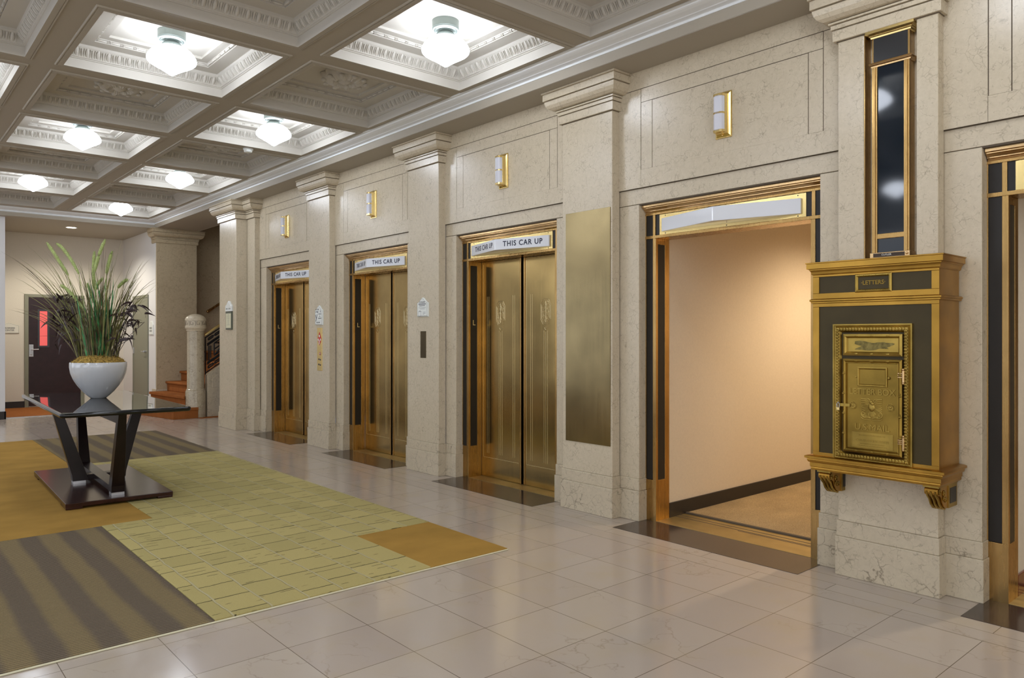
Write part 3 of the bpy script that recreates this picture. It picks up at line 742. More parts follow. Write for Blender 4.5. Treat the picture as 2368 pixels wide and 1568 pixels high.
# in case of fire plaque
t, tf, b = plaque('fire_instruction_sign', 4.325, 8.622, 1.655, .100, -.128, .06, .115, 'white arched fire plaque above the brass call button plate', 'sign')
text('IN CASE', .024, .0005, frameX(4.3062, 8.655, 1.722), 'heading', M['ink'], b)
text('OF FIRE', .022, .0005, frameX(4.3062, 8.665, 1.692), 'heading', M['ink'], b)
text('DO NOT', .018, .0005, frameX(4.3062, 8.586, 1.665), 'instruction', M['ink'], b)
text('USE', .016, .0005, frameX(4.3062, 8.586, 1.638), 'instruction', M['ink'], b)
text('ELEVATOR', .017, .0005, frameX(4.3062, 8.588, 1.612), 'instruction', M['ink'], b)
text('USE STAIRS', .019, .0005, frameX(4.3062, 8.63, 1.560), 'instruction', M['ink'], b)
pk = MB(tf); pk.ellipsoid((.052, .042, .0185), (.007, .016, .0006), 8, 4); pk.ellipsoid((.052, .062, .0185), (.004, .005, .0006), 8, 4)
pk.tube([(-.07, -.08, .0188), (-.03, .01, .0188)], .005, 5, flat=.2); pk.tube([(-.055, -.045, .0188), (-.078, 0, .0188)], .005, 5, flat=.2); pk.ellipsoid((-.022, .025, .0187), (.005, .006, .0005), 8, 4)
pk.build('pictogram', M['ink'], b)
# call button plate
t = thing('call_button_plate', (4.319, 8.622, .955), 'narrow brass call button plate with red emblem, between far elevators', 'elevator button panel')
tf = tfX(4.325, 8.618, 1.226)
p = MB(tf).box(-.066, .066, -.268, .268, 0, .006).build('brass_plate', M['brass'], t, bevel=.0015)
p = MB(tf); p.prism([(0, .215, .006), (-.03, .16, .006), (-.048, .13, .006), (-.030, .09, .006), (0, .05, .006), (.030, .09, .006), (.048, .13, .006), (.03, .16, .006)][::-1], [(0, .215, .009), (-.03, .16, .009), (-.048, .13, .009), (-.030, .09, .009), (0, .05, .009), (.030, .09, .009), (.048, .13, .009), (.03, .16, .009)][::-1])
em = p.build('red_emblem', M['red'], t)
wd = MB(tf)
for u, v in ((0, .165), (-.030, .12), (.030, .12)): wd.ellipsoid((u, v, .009), (.014, .016, .002), 10, 4)
for u in (-.012, 0, .012): wd.box(u-.002, u+.002, .06, .115, .009, .0105)
wd.build('white_figure', M['signplaque'], em)
k = MB(tf).ellipsoid((.012, -.055, .006), (.014, .014, .006), 14, 6).build('key_switch', M['steel'], t, smooth=True); k['label'] = 'round metal key switch'
MB(tf).tube([(.012+.017*math.cos(a), -.055+.017*math.sin(a), .007) for a in [i*PI/8 for i in range(17)]], .0018, 5).build('red_ring', M['red'], k)
for v in (-.125, -.190):
    q = MB(tf); q.ellipsoid((-.018, v, .007), (.012, .012, .004), 12, 5); q.ellipsoid((.020, v-.006, .007), (.010, .010, .005), 12, 5); q.build('push_button', M['ink'], t, smooth=True)
# plain dark plate
tag(MB(tfX(4.325, 6.338, 1.306)).box(-.048, .048, -.136, .136, 0, .005).build('blank_cover_plate', metal('dark_plate', (.13, .10, .055), .3), origin=(4.322, 6.338, 1.17), bevel=.001), 'small dark metal cover plate under the floor plan plaque', 'cover plate')
# directory frame on the far double pier
t = thing('directory_frame', (4.16, 11.208, 1.485), 'narrow glazed notice frame with white arched header on the far pier', 'notice frame')
tf = tfX(4.163, 11.208, 1.655)
o_ = plaque_shape(.125, .105, .19, .255)
m = MB(tf); m.rings([[(u, v, .0) for u, v in o_], [(u, v, .02) for u, v in o_], [(u*.93, .105+(v-.105)*.93, .026) for u, v in o_]], True, True, True); hd = m.build('header', M['signplaque'], t)
ln = MB(tf)
for u in (-.085, -.068, -.051, -.034, .012, .028, .045, .062, .079): ln.box(u, u+.009, .132, .152, .026, .0268)
ln.build('faint_lettering', M['greenframe'], hd)
m = MB(tf); m.box(-.115, .115, -.17, .103, 0, .022); m.build('case', M['greenframe'], t, bevel=.002)
pg = MB(tf).box(-.098, .098, -.145, .072, .022, .024).build('paper', M['beige'], t)
ln = MB(tf)
for i in range(14):
    h = random.uniform(.02, .07); ln.box(-h, h, .055-i*.012, .057-i*.012, .024, .0245)
ln.build('printed_lines', M['greenframe'], pg)

# ------------------------------------------------------------ mail box
BX, BY0, BY1 = 4.114, 1.429, 2.095
t = thing('mail_box', (4.3, 1.762, .50), 'large ornate brass and dark bronze LETTER BOX mounted on the near marble pier', 'mailbox')
m = MB(); m.box(BX+.012, 4.405, BY0+.004, BY1-.004, .70, 1.76)
m.build('cabinet', M['mailbrass'], t, bevel=.002)
tf = tfX(BX+.012, 1.762, 0)      # u to -Y, v = z
hw = (BY1-BY0)/2
m = MB(tf)
def bar(u0, u1, v0, v1, w_): m.box(u0, u1, v0, v1, 0, w_)
bar(-hw, -hw+.037, .735, 1.561, .012); bar(hw-.037, hw, .735, 1.561, .012); bar(-hw, hw, 1.561, 1.585, .012); bar(-hw, hw, .712, .735, .012)
bar(-hw, -hw+.037, 1.638, 1.731, .012); bar(hw-.037, hw, 1.638, 1.731, .012); bar(-hw, hw, 1.60, 1.638, .012); bar(-hw, hw, 1.731, 1.757, .012)
m.build('face_frame', M['mailbrass'], t, bevel=.0015)
m = MB(tf); m.box(-hw+.036, hw-.036, .734, 1.562, 0, .0065); m.box(-hw+.036, hw-.036, 1.637, 1.732, 0, .0065)
q = m.build('dark_front_panel', M['mailpanel'], t); q['label'] = 'dark olive bronze panel'
# mouldings around three sides
def wrap(mb, prof, xf=BX, y0=BY0, y1=BY1, xw=4.405):
    mb.rings([[(xw, y0-d, z), (xf-d, y0-d, z), (xf-d, y1+d, z), (xw, y1+d, z)] for d, z in prof], True, True, True)
m = MB(); wrap(m, [(0, 1.742), (.006, 1.748), (.008, 1.760), (.012, 1.768), (.016, 1.770), (.016, 1.775), (.026, 1.778), (.026, 1.806), (.031, 1.808), (.031, 1.813), (.0, 1.818)]); m.build('cornice', M['mailbrass'], t)
m = MB(); wrap(m, [(0, 1.580), (.008, 1.583), (.008, 1.590), (.014, 1.594), (.014, 1.602), (.006, 1.607), (0, 1.608)]); m.build('belt_moulding', M['mailbrass'], t)
m = MB(); wrap(m, [(-.02, .628), (.006, .632), (.008, .642), (.006, .648), (.012, .652), (.012, .674), (.020, .678), (.024, .690), (.022, .696), (.034, .700), (.034, .712), (.02, .716), (0, .718)]); m.build('base_shelf', M['mailbrass'], t)
# ornate outer frame of the letter panel
FU0, FU1, FV0, FV1 = 1.762-1.975, 1.762-1.556, .710, 1.462
m = MB(tf); m.frame(FU0, FU1, FV0, FV1, [(0, .006), (0, .020), (.007, .020), (.009, .016), (.014, .014), (.020, .024), (.028, .026), (.036, .022), (.046, .008)])
fr_ = m.build('carved_frame', M['mailgold'], t)
m = MB(tf)
def leafrun(u0, v0, u1, v1, n):
    for i in range(n):
        a = (i+.5)/n; u = u0+(u1-u0)*a; v = v0+(v1-v0)*a
        if abs(u1-u0) > abs(v1-v0):
            m.ellipsoid((u, v, .025), (.0055, .013, .006), 6, 4); m.ellipsoid((u+.008, v-.002, .024), (.003, .010, .005), 5, 3)
        else:
            m.ellipsoid((u, v, .025), (.013, .0055, .006), 6, 4); m.ellipsoid((u, v+.008, .024), (.010, .003, .005), 5, 3)
leafrun(FU0+.03, FV1-.028, FU1-.03, FV1-.028, 22); leafrun(FU0+.03, FV0+.028, FU1-.03, FV0+.028, 22)
leafrun(FU0+.028, FV0+.03, FU0+.028, FV1-.03, 42); leafrun(FU1-.028, FV0+.03, FU1-.028, FV1-.03, 42)
m.build('leaf_carving', M['mailgold'], fr_, smooth=True)
# upper slot panel
SU0, SU1 = 1.762-1.917, 1.762-1.604
m = MB(tf); m.frame(SU0, SU1, 1.289, 1.407, [(0, .0065), (0, .020), (.004, .022), (.012, .026), (.016, .022), (.022, .014), (.022, .011)], cap=True)
for k in range(3):
    for v in (1.398, 1.299): m.ellipsoid((SU0+.075+k*.083, v, .026), (.010, .006, .004), 8, 5)
m.build('upper_slot_panel', M['mailgold'], t)
m = MB(tf); pts = []
for k in range(40):
    a = 2*PI*k/40; e = 1+.22*math.sin(3*a+1)+.12*math.sin(7*a)+random.uniform(-.06, .06)
    pts.append((.0+.088*e*max(-1, min(1, 1.3*math.cos(a))), 1.344+.021*e*max(-1, min(1, 1.35*math.sin(a)))))
m.rings([[(u, v, .0112) for u, v in pts], [(u, v, .0116) for u, v in pts]], True, True, True); m.build('worn_patch', plain('verdigris_patina', (.20, .155, .05), .42, .85, noise=.4, nscale=50), t)
# door
DV0, DV1 = .760, 1.271
m = MB(tf); m.frame(SU0, SU1, DV0, DV1, [(0, .0065), (0, .024), (.004, .027), (.010, .031), (.015, .027), (.018, .023), (.022, .025), (.024, .018)], cap=True)
m2 = MB(tf)
for k in range(4):
    for u, v in ((SU0+.008, DV0+.10+k*.11), (SU1-.008, DV0+.10+k*.11)):
        m2.ellipsoid((u, v, .030), (.009, .006, .004), 8, 5); m2.ellipsoid((u, v+.008, .030), (.004, .008, .004), 6, 4)
for k in range(3):
    for v in (DV0+.011, DV1-.010): m2.ellipsoid((SU0+.075+k*.083, v, .030), (.010, .006, .004), 8, 5)
dr = m.merge(m2).build('letter_door', M['mailfield'], t)
m = MB(tf); m.frame(1.762-1.837, 1.762-1.680, 1.123, 1.227, [(0, .018), (0, .025), (.004, .027), (.008, .025), (.012, .018), (.012, .016)], cap=True); m.build('card_window', M['mailgold'], dr)
m = MB(tf); m.ellipsoid((1.762-1.672, 1.172, .024), (.008, .008, .006), 10, 6); m.ellipsoid((1.762-1.845, 1.172, .020), (.005, .005, .004), 10, 5); m.build('knob', M['mailgold'], dr, smooth=True)
XT = BX+.012-.018
text('LETTER BOX', .047, .0035, frameX(XT, 1.760, 1.093), 'raised_lettering', M['mailgold'], dr, sx=.91, bevel=.0005, fat=0)
text('U.S.MAIL', .047, .0035, frameX(XT, 1.760, .901), 'raised_lettering', M['mailgold'], dr, sx=1.04, bevel=.0005, fat=0)
m = MB(tf); m.frame(1.762-1.869, 1.762-1.650, .790, .873, [(0, .018), (0, .0205), (.003, .0205), (.003, .0195)], cap=True); pl = m.build('maker_plate', M['mailgold'], dr)
XT2 = BX+.012-.0195
text('CUTLER MAILING SYSTEM', .0165, .0012, frameX(XT2, 1.7595, .829), 'raised_lettering', M['mailgold'], pl, sx=.92, bevel=.0004)
text('INSTALLED & PATENTED BY THE', .0105, .001, frameX(XT2, 1.7595, .857), 'raised_lettering', M['mailgold'], pl, sx=.92)
text('AUTHORIZED BY P.O. DEPARTMENT', .008, .001, frameX(XT2, 1.7595, .811), 'raised_lettering', M['mailgold'], pl, sx=1)
text('CUTLER MAIL CHUTE CO. ROCHESTER N.Y. U.S.A.', .0075, .001, frameX(XT2, 1.7595, .800), 'raised_lettering', M['mailgold'], pl, sx=.95)
# rosettes
for yy in (1.862, 1.664):
    m = MB(tf); u = 1.762-yy; rs = []
    for d, h in ((.0215, .018), (.0215, .020), (.020, .0205), (.0185, .0195), (.009, .0195)):
        rs.append([(u+d*math.cos(q), 1.016+d*math.sin(q), h) for q in [2*PI*i/32 for i in range(32)]])
    m.rings(rs, True, False, True)
    for k in range(16):
        a = 2*PI*k/16; m.ellipsoid((u+.0165*math.cos(a), 1.016+.0165*math.sin(a), .0205), (.0030, .0030, .0022), 6, 4); m.ellipsoid((u+.0125*math.cos(a), 1.016+.0125*math.sin(a), .0205), (.0022, .0022, .0018), 5, 3)
    m.ellipsoid((u, 1.016, .0205), (.0065, .0065, .0045), 12, 6)
    m.build('rosette', M['mailgold'], dr, smooth=True)
# eagle relief : spread wings, shield on the breast, scrolls and branches below
m = MB(tf); ez = 1.0
def rel(pts, r, f=.5):
    P_ = [Vector((p[0], p[1], .0185)) for p in pts]; out = []
    if len(P_) >= 3:
        for i in range(len(P_)-1):
            p0, p1, p2, p3 = P_[max(i-1, 0)], P_[i], P_[i+1], P_[min(i+2, len(P_)-1)]
            for k in range(4):
                q = k/4; out.append(.5*((2*p1)+(p2-p0)*q+(2*p0-5*p1+4*p2-p3)*q*q+(3*p1-p0-3*p2+p3)*q**3))
        out.append(P_[-1])
    else: out = P_
    n_ = len(out); rr = [r[min(len(r)-1, int(i/n_*len(r)))] for i in range(n_)] if isinstance(r, list) else r
    m.tube([tuple(p) for p in out], rr, 6, flat=f)
m.ellipsoid((0, ez+.010, .0185), (.017, .022, .006), 12, 6); m.ellipsoid((0, ez+.004, .021), (.010, .014, .005), 6, 5)
m.ellipsoid((-.004, ez+.040, .0195), (.010, .009, .006), 10, 6); m.ellipsoid((.004, ez+.030, .0195), (.010, .010, .006), 10, 6)
rel([(-.010, ez+.043), (-.019, ez+.041), (-.022, ez+.035)], [.0045, .003, .001])
for sg in (-1, 1):
    for i in range(8):
        y0 = ez+.038-.0055*i; x0 = .013+.0012*i; yo = ez+.055-.0105*i
        rel([(sg*x0, y0), (sg*(x0+.018), (y0*.35+yo*.65)+.003), (sg*(.0565-.0006*i), yo)], [.0026, .0046, .0046, .0036])
    rel([(sg*.010, ez+.046), (sg*.020, ez+.056), (sg*.056, ez+.0585)], [.004, .0045, .003])
    rel([(sg*.006, ez-.012), (sg*.018, ez-.024), (sg*.014, ez-.034)], .0045)
    rel([(sg*.056, ez-.026), (sg*.046, ez-.020), (sg*.036, ez-.026), (sg*.040, ez-.034), (sg*.048, ez-.032)], .0036)
    rel([(sg*.006, ez-.048), (sg*.022, ez-.043), (sg*.038, ez-.046), (sg*.052, ez-.038), (sg*.057, ez-.022)], .0046)
    rel([(sg*.003, ez-.058), (sg*.024, ez-.057), (sg*.046, ez-.055), (sg*.057, ez-.047)], .0034)
    for i in range(5): rel([(sg*(.012+.009*i), ez-.044), (sg*(.017+.009*i), ez-.034)], [.0034, .0016])
for i in range(5): rel([((i-2)*.004, ez-.012), ((i-2)*.0085, ez-.038)], [.0042, .0035])
m.build('eagle_relief', M['mailgold'], dr, smooth=True)
# hinges, hasp and padlock
for v in (1.184, .835):
    m = MB(tf); u = 1.762-1.597
    m.tube([(u, v-.030, .026), (u, v+.030, .026)], .0075, 10); m.ellipsoid((u, v+.036, .026), (.0075, .008, .0075), 8, 6); m.ellipsoid((u, v-.036, .026), (.0075, .008, .0075), 8, 6)
    for k in (-.004, .006, .016): m.tube([(u-.026, v+k, .027), (u+.004, v+k, .027)], .0045, 6)
    m.build('hinge', M['bronze_h'], dr, smooth=True)
m = MB(tf); m.box(1.762-1.931, 1.762-1.875, 1.007, 1.024, .026, .030); m.build('hasp', M['mailgold'], dr, bevel=.001)
m = MB(tf); u = 1.762-1.938
m.box(u-.009, u+.009, .985, 1.001, .028, .038); pk = m.build('padlock', M['brass'], dr, bevel=.001)
MB(tf).tube([(u-.006, 1.0, .033), (u-.007, 1.02, .033), (u, 1.031, .033), (u+.007, 1.02, .033), (u+.006, 1.0, .033)], .002, 6).build('shackle', M['steel'], pk)
# LETTERS name plate
m = MB(tf); m.frame(1.762-1.854, 1.762-1.660, 1.634, 1.735, [(0, .006), (0, .014), (.004, .018), (.010, .020), (.015, .014), (.017, .011), (.017, .009)], cap=False); m.build('name_plate_frame', M['mailgold'], t)
m = MB(tf)
for i in range(24):
    for v in (1.634+.010, 1.735-.010): m.ellipsoid((1.762-1.854+.012+i*.0074, v, .0195), (.0028, .004, .002), 5, 3)
for i in range(11):
    for uu in (1.762-1.854+.010, 1.762-1.660-.010): m.ellipsoid((uu, 1.634+.014+i*.0073, .0195), (.004, .0028, .002), 5, 3)
m.build('bead_border', M['mailgold'], t, smooth=True)
np_ = MB(tf).box(1.762-1.838, 1.762-1.676, 1.650, 1.719, .006, .0095).build('name_plate', M['mailpanel'], t)
text('·LETTERS·', .032, .0015, frameX(BX+.012-.0095, 1.757, 1.685), 'raised_lettering', M['mailfield'], np_, sx=.95, bevel=.0006)
# scroll brackets
def bracket(y0, y1):
    pr = []
    # profile in (x,z) : scroll at front top, tapering back to the wall
    x0 = BX+.028
    pr = [(4.405, .628), (x0, .628), (x0-.004, .620)]
    for i in range(9): a = PI*.55+PI*1.05*i/8; pr.append((x0+.020+.024*math.cos(a), .598+.022*math.sin(a)))
    pr += [(x0+.045, .565), (x0+.060, .535), (x0+.082, .512), (x0+.11, .500), (x0+.14, .498), (x0+.17, .502), (4.405, .502)]
    m = MB(); m.prism([(x, y0, z) for x, z in pr], [(x, y1, z) for x, z in pr]); b = m.build('scroll_bracket', M['mailbrass'], t, bevel=.002)
    n = MB(); n.box(x0-.006, 4.405, y0-.006, y1+.006, .618, .630)
    for y in (y0+.012, (y0+y1)/2, y1-.012):
        n.tube([(x0-.002, y, .600), (x0+.010, y, .575), (x0+.035, y, .555), (x0+.055, y, .525), (x0+.085, y, .503), (x0+.12, y, .494)], .007, 6)
    for i in range(3):
        n.tube([(x0+.02+(.016-.004*i)*math.cos(q), y0-.003, .598+(.016-.004*i)*math.sin(q)) for q in [k*PI/6 for k in range(13)]], .0025, 5)
    for (cx_, cz_, r) in ((x0+.075, .58, .018), (x0+.10, .545, .016), (x0+.07, .555, .010)):
        n.tube([(cx_+r*(1-k*.05)*math.cos(k*.7), y0-.003, cz_+r*(1-k*.05)*math.sin(k*.7)) for k in range(14)], .003, 5)
    n.box(x0+.135, 4.40, y0-.004, y1+.004, .498, .62)
    n.build('scroll_carving', M['mailgold'], b)
    MB().box(x0+.155, 4.385, y0-.0055, y0, .52, .60).build('side_inset', M['darkpanel'], b)
bracket(1.445, 1.510); bracket(2.010, 2.075)

# ------------------------------------------------------------ mail chute
t = thing('mail_chute', (4.38, 1.752, 1.82), 'tall bronze framed glass mail chute rising from the letter box', 'mail chute')
m = MB(); m.box(4.412, 4.419, 1.617, 1.899, 1.82, 3.13); m.box(4.331, 4.412, 1.895, 1.899, 1.82, 3.13)
m.build('channel_lining', M['bronze'], t)
XC = 4.335
m = MB(); m.box(XC+.012, 4.412, 1.657, 1.853, 1.83, 3.10); m.build('chute_body', M['bronze'], t)
m = MB(); m.box(XC, XC+.02, 1.654, 1.856, 2.935, 3.09); m.build('upper_frame', M['bronze'], t)
MB().box(XC-.002, XC+.01, 1.664, 1.848, 2.945, 3.088).build('upper_panel', plain('chute_dark_panel', (.045, .045, .045), .25, .6), t)
def wc(prof, y0=1.652, y1=1.858):
    mm = MB(); mm.rings([[(4.40, y0-d, z), (XC-d, y0-d, z), (XC-d, y1+d, z), (4.40, y1+d, z)] for d, z in prof], True, True, True); return mm
wc([(-.002, 3.078), (.004, 3.082), (.006, 3.090), (.012, 3.094), (.012, 3.098), (.020, 3.102), (.028, 3.106), (.028, 3.134), (0, 3.136)]).build('chute_crown', M['brass'], t)
wc([(-.002, 2.916), (.003, 2.918), (.004, 2.926), (.010, 2.930), (.014, 2.938), (.010, 2.944), (0, 2.946)]).build('middle_moulding', M['bronze_h'], t)
fm = MB()
for (a, b_) in ((1.654, 1.684), (1.826, 1.856)):
    fm.box(XC-.006, XC+.02, a, b_, 1.865, 2.917); fm.box(XC-.012, XC, a+.009, b_-.012, 1.865, 2.917)
fm.box(XC-.004, XC+.02, 1.68, 1.83, 1.944, 1.973); fm.build('glass_frame', M['bronze'], t, bevel=.002)
MB().box(XC+.002, XC+.011, 1.68, 1.83, 1.866, 2.915).build('glass_pane', M['chuteglass'], t)
m = MB(); m.box(XC-.018, 4.40, 1.648, 1.862, 1.834, 1.866); m.box(XC-.028, 4.40, 1.636, 1.874, 1.819, 1.834)
bp = m.build('base_block', M['bronze_h'], t, bevel=.002)
MB().box(XC-.020, XC-.016, 1.674, 1.842, 1.840, 1.861).build('name_strip', plain('brown_strip', (.05, .032, .02), .4, .4), bp)
text('CUTLER', .0135, .0008, frameX(XC-.0205, 1.770, 1.851), 'lettering', M['signplaque'], bp, sx=1.1)
MB(tfX(XC-.018, 1.662, 1.851)).ellipsoid((0, 0, .002), (.007, .007, .004), 10, 6).build('lock', M['bronze_h'], bp, smooth=True)

# ------------------------------------------------------------ corridors behind bays 4 and 5
def corridor(n, c, wm, bm, lamp):
    y1, y0 = c+.62, c-.62
    w_ = struct(MB().box(4.66, 10, y1, y1+.05, 0, 2.7).build('wall_hallway_%d' % n, wm))
    struct(MB().box(4.66, 10, y0-.9, y0-.85, 0, 2.7).build('wall_hallway_%d' % (n+2), wm))
    struct(MB().box(4.66, 4.70, y0-.9, y0+.008, 0, 2.7).build('wall_return_%d' % n, wm))
    struct(MB().box(9.95, 10, y0-.9, y1, 0, 2.7).build('wall_end_%d' % n, wm))
    MB().box(4.662, 10, y0-.9, y1+.05, 2.70, 2.75).build('hallway_ceiling', M['wallpaint'], ceiling)
    fc = MB().box(4.88, 10, y0-.85, y1, -.01, .012).build('hallway_carpet', M['corrcarpet'], floor)
    MB().box(4.868, 4.896, y0-.85, y1, -.01, .015).build('carpet_bar', M['joint'], floor)
    struct(MB().box(4.664, 10, y1-.014, y1, 0, .115).build('baseboard_hallway_%d' % n, bm, bevel=.003))
    l = bpy.data.lights.new('hallway_downlight', 'SPOT'); l.energy = lamp[2]; l.color = lamp[3]; l.spot_size = math.radians(150); l.spot_blend = .7; l.shadow_soft_size = .06
    o = bpy.data.objects.new('hallway_downlight', l); o.location = (lamp[0], lamp[1], 2.66); COL.objects.link(o)
corridor(1, BAYS[3], M['corrwall'], M['blackbase'], (6.8, 2.3, 180, (1, .79, .55)))
corridor(2, BAYS[4], M['wallpaint'], M['woodbase'], (6.4, .7, 120, (1, .86, .66)))

# ------------------------------------------------------------ unseen shell : left and street walls
struct(MB().box(-3.56, -3.5, -3.9, 15.0, 0, .6).box(-3.56, -3.5, -3.9, 15.0, 2.9, 3.6).build('wall_left', M['whitewall']))
struct(MB().box(-3.56, 4.5, -3.96, -3.9, 0, .6).box(-3.56, 4.5, -3.96, -3.9, 2.9, 3.6).build('wall_front', M['whitewall']))
# far end
struct(MB().box(-3.5, 1.81, 14.95, 15.12, 0, 3.52).build('wall_back', M['whitewall']))
struct(MB().box(-3.5, 1.815, 14.93, 14.95, 0, .13).box(1.80, 1.822, 14.93, 17.05, 0, .13).build('baseboard_back', M['blackbase']))
w1 = struct(MB().box(1.76, 1.81, 15.12, 17.1, 0, ZS).build('wall_alcove_left', M['wallpaint']))
struct(MB().box(1.76, 4.2, 17.05, 17.1, 0, 3.5).build('wall_alcove_back', M['wallpaint']))
struct(MB().box(4.12, 4.20, 14.80, 17.05, 0, 3.5).build('wall_alcove_right', M['whitewall']))
struct(MB().box(1.81, 2.375, 17.035, 17.05, 0, .13).build('baseboard_alcove', M['blackbase']))
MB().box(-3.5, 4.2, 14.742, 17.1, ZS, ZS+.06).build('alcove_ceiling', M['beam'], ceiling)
struct(MB().box(4.125, 4.845, 14.7505, 15.055, 0, 3.2).build('wall_stair', M['marble_tan']))
m = MB(); prof = [(d, z) for d, z in CAP]
m.rings([[(4.12-d*.8, 15.0, z), (4.12-d*.8, 14.75-d, z), (4.845+d, 14.75-d, z), (4.845+d, 15.0, z)] for d, z in prof], True, True, True)
m.build('capital', M['marble_tan'], bpy.data.objects['wall_stair'])
m = MB(); m.box(4.112, 4.5, 14.743, 15.0, .0, .40); m.build('pilaster_base', M['marble_dark'], bpy.data.objects['wall_stair'], bevel=.003)
m = MB(); g = .0015
zz = [0, 1.05, 1.95, 2.55, 3.10, 3.75]; 
for i, (a, b_) in enumerate(zip(zz, zz[1:])):
    xsx = [4.80, 5.27, 6.1, 7.2] if i % 2 else [4.80, 5.6, 6.5, 7.2]
    for p, q in zip(xsx, xsx[1:]): m.box(p+g, q-g, 15.06, 15.2, a+g, b_-g)
m.box(4.8, 7.2, 15.063, 15.2, 0, 3.75)
struct(m.build('wall_stairwell', M['marble_tan']))
struct(MB().box(7.1, 7.2, 11.5, 15.2, 0, 3.75).box(4.63, 7.2, 11.50, 11.56, 0, 3.75).build('wall_stairwell_end', M['marble']))
# recessed light
t = thing('recessed_light', (2.908, 15.65, ZS), 'flat round recessed light in the alcove ceiling above the plant', 'ceiling light')
MB().lathe(2.908, 15.65, [(.10, ZS+.001), (.10, ZS-.006), (.082, ZS-.004)], 28, True, False).build('trim_ring', M['signplaque'], t)
MB().lathe(2.908, 15.65, [(.082, ZS-.003), (.0, ZS-.0035)], 28, False, True).build('lens', emis('recessed_lens', (1, .95, .85), 9), t)
l = bpy.data.lights.new('alcove_light', 'SPOT'); l.energy = 185; l.color = (1, .93, .80); l.spot_size = math.radians(150); l.spot_blend = .6; l.shadow_soft_size = .08
o = bpy.data.objects.new('alcove_light', l); o.location = (2.908, 15.65, ZS-.02); COL.objects.link(o)

# maroon door
D = thing('door_6', (2.88, 17.05, 0), kind='structure')
m = MB(); m.box(2.375, 2.44, 17.02, 17.05, 0, 2.20); m.box(3.33, 3.395, 17.02, 17.05, 0, 2.20); m.box(2.44, 3.33, 17.02, 17.05, 2.14, 2.20); m.build('frame', M['doorframe'], D, bevel=.004)
lf = MB().box(2.445, 3.325, 17.028, 17.05, .03, 2.135).build('door_leaf', M['maroon'], D); lf['label'] = 'dark maroon door leaf'
m = MB(tfY(0, 17.028, 0)); m.frame(2.59, 2.785, 1.165, 1.905, [(0, 0), (0, .012), (.03, .012), (.034, .004)]); m.build('window_frame', plain('grey_window_frame', (.045, .045, .055), .4), lf)
MB().box(2.62, 2.755, 17.024, 17.027, 1.195, 1.875).build('glass_pane', M['pinkglass'], lf)
hp = MB(tfY(0, 17.028, 0)); hp.box(2.445, 2.52, .985, 1.22, 0, .010); hb = hp.build('lock_plate', M['steel'], lf, bevel=.003)
MB().tube([(2.49, 17.018, 1.125), (2.49, 16.97, 1.125), (2.52, 16.965, 1.125), (2.60, 16.965, 1.128)], .009, 8).build('lever', M['steel'], hb, smooth=True)
MB(tfY(2.48, 17.018, 1.03)).ellipsoid((0, 0, 0), (.016, .016, .008), 12, 6).build('cylinder', M['steel'], hb, smooth=True)
# grey-green door on the alcove's right wall
D = thing('door_7', (4.12, 15.76, 0), kind='structure')
m = MB(); m.box(4.10, 4.12, 15.235, 15.285, 0, 2.12); m.box(4.10, 4.12, 16.231, 16.281, 0, 2.12); m.box(4.10, 4.12, 15.235, 16.281, 2.12, 2.177); m.build('frame', M['doorframe'], D, bevel=.003)
lf = MB().box(4.108, 4.122, 15.29, 16.226, .01, 2.115).build('door_leaf', M['sage'], D); lf['label'] = 'plain sage grey door leaf'
MB().tube([(4.108, 15.37, 1.09), (4.06, 15.37, 1.09)], .022, 10).tube([(4.06, 15.37, 1.09), (4.055, 15.40, 1.09), (4.055, 15.50, 1.09)], .010, 8).build('lever_handle', M['steel'], lf, smooth=True)
MB().box(4.095, 4.12, 16.20, 16.25, 1.04, 1.16).build('hinge', M['steel'], D)
# small plaque on white wall
t = thing('door_name_sign', (4.12, 15.04, 1.43), 'small white pointed name sign beside the sage grey door', 'sign')
tf = tfX(4.12, 15.04, 1.50)
pts = [(-.13, -.09), (.13, -.09), (.13, .10), (.05, .17), (-.05, .17), (-.13, .10)]
b = MB(tf).rings([[(u, v, 0) for u, v in pts], [(u, v, .014) for u, v in pts], [(u*.9, v*.9, .020) for u, v in pts]], True, True, True).build('board', M['signplaque'], t)
ln = MB(tf)
for v in (.02, -.035):
    for u in (-.07, -.045, -.02, .005, .03, .052): ln.box(u, u+.013, v, v+.034, .020, .0208)
ln.build('faint_lettering', M['greenframe'], b)
t = thing('room_name_sign', (2.15, 17.05, 1.445), 'cream BUSINESS CENTER sign on the alcove wall left of the maroon door', 'sign')
tf = tfY(2.125, 17.05, 1.525)
sh = plaque_shape(.165, -.085, .062, .105)
b = MB(tf).rings([[(u, v, 0) for u, v in sh], [(u, v, .014) for u, v in sh], [(u*.95, v*.95, .018) for u, v in sh]], True, True, True).build('board', plain('sign_cream', (.68, .66, .58), .4), t)
ln = MB(tf)
for (p0, p1) in zip(sh, sh[1:]+sh[:1]): ln.tube([(p0[0]*.95, p0[1]*.95, .018), (p1[0]*.95, p1[1]*.95, .018)], .0016, 4)
ln.build('border_line', M['greenframe'], b)
text('BUSINESS', .040, .0006, frameY(2.135, 17.030, 1.538), 'lettering', M['ink'], b)
text('CENTER', .040, .0006, frameY(2.135, 17.030, 1.495), 'lettering', M['ink'], b)

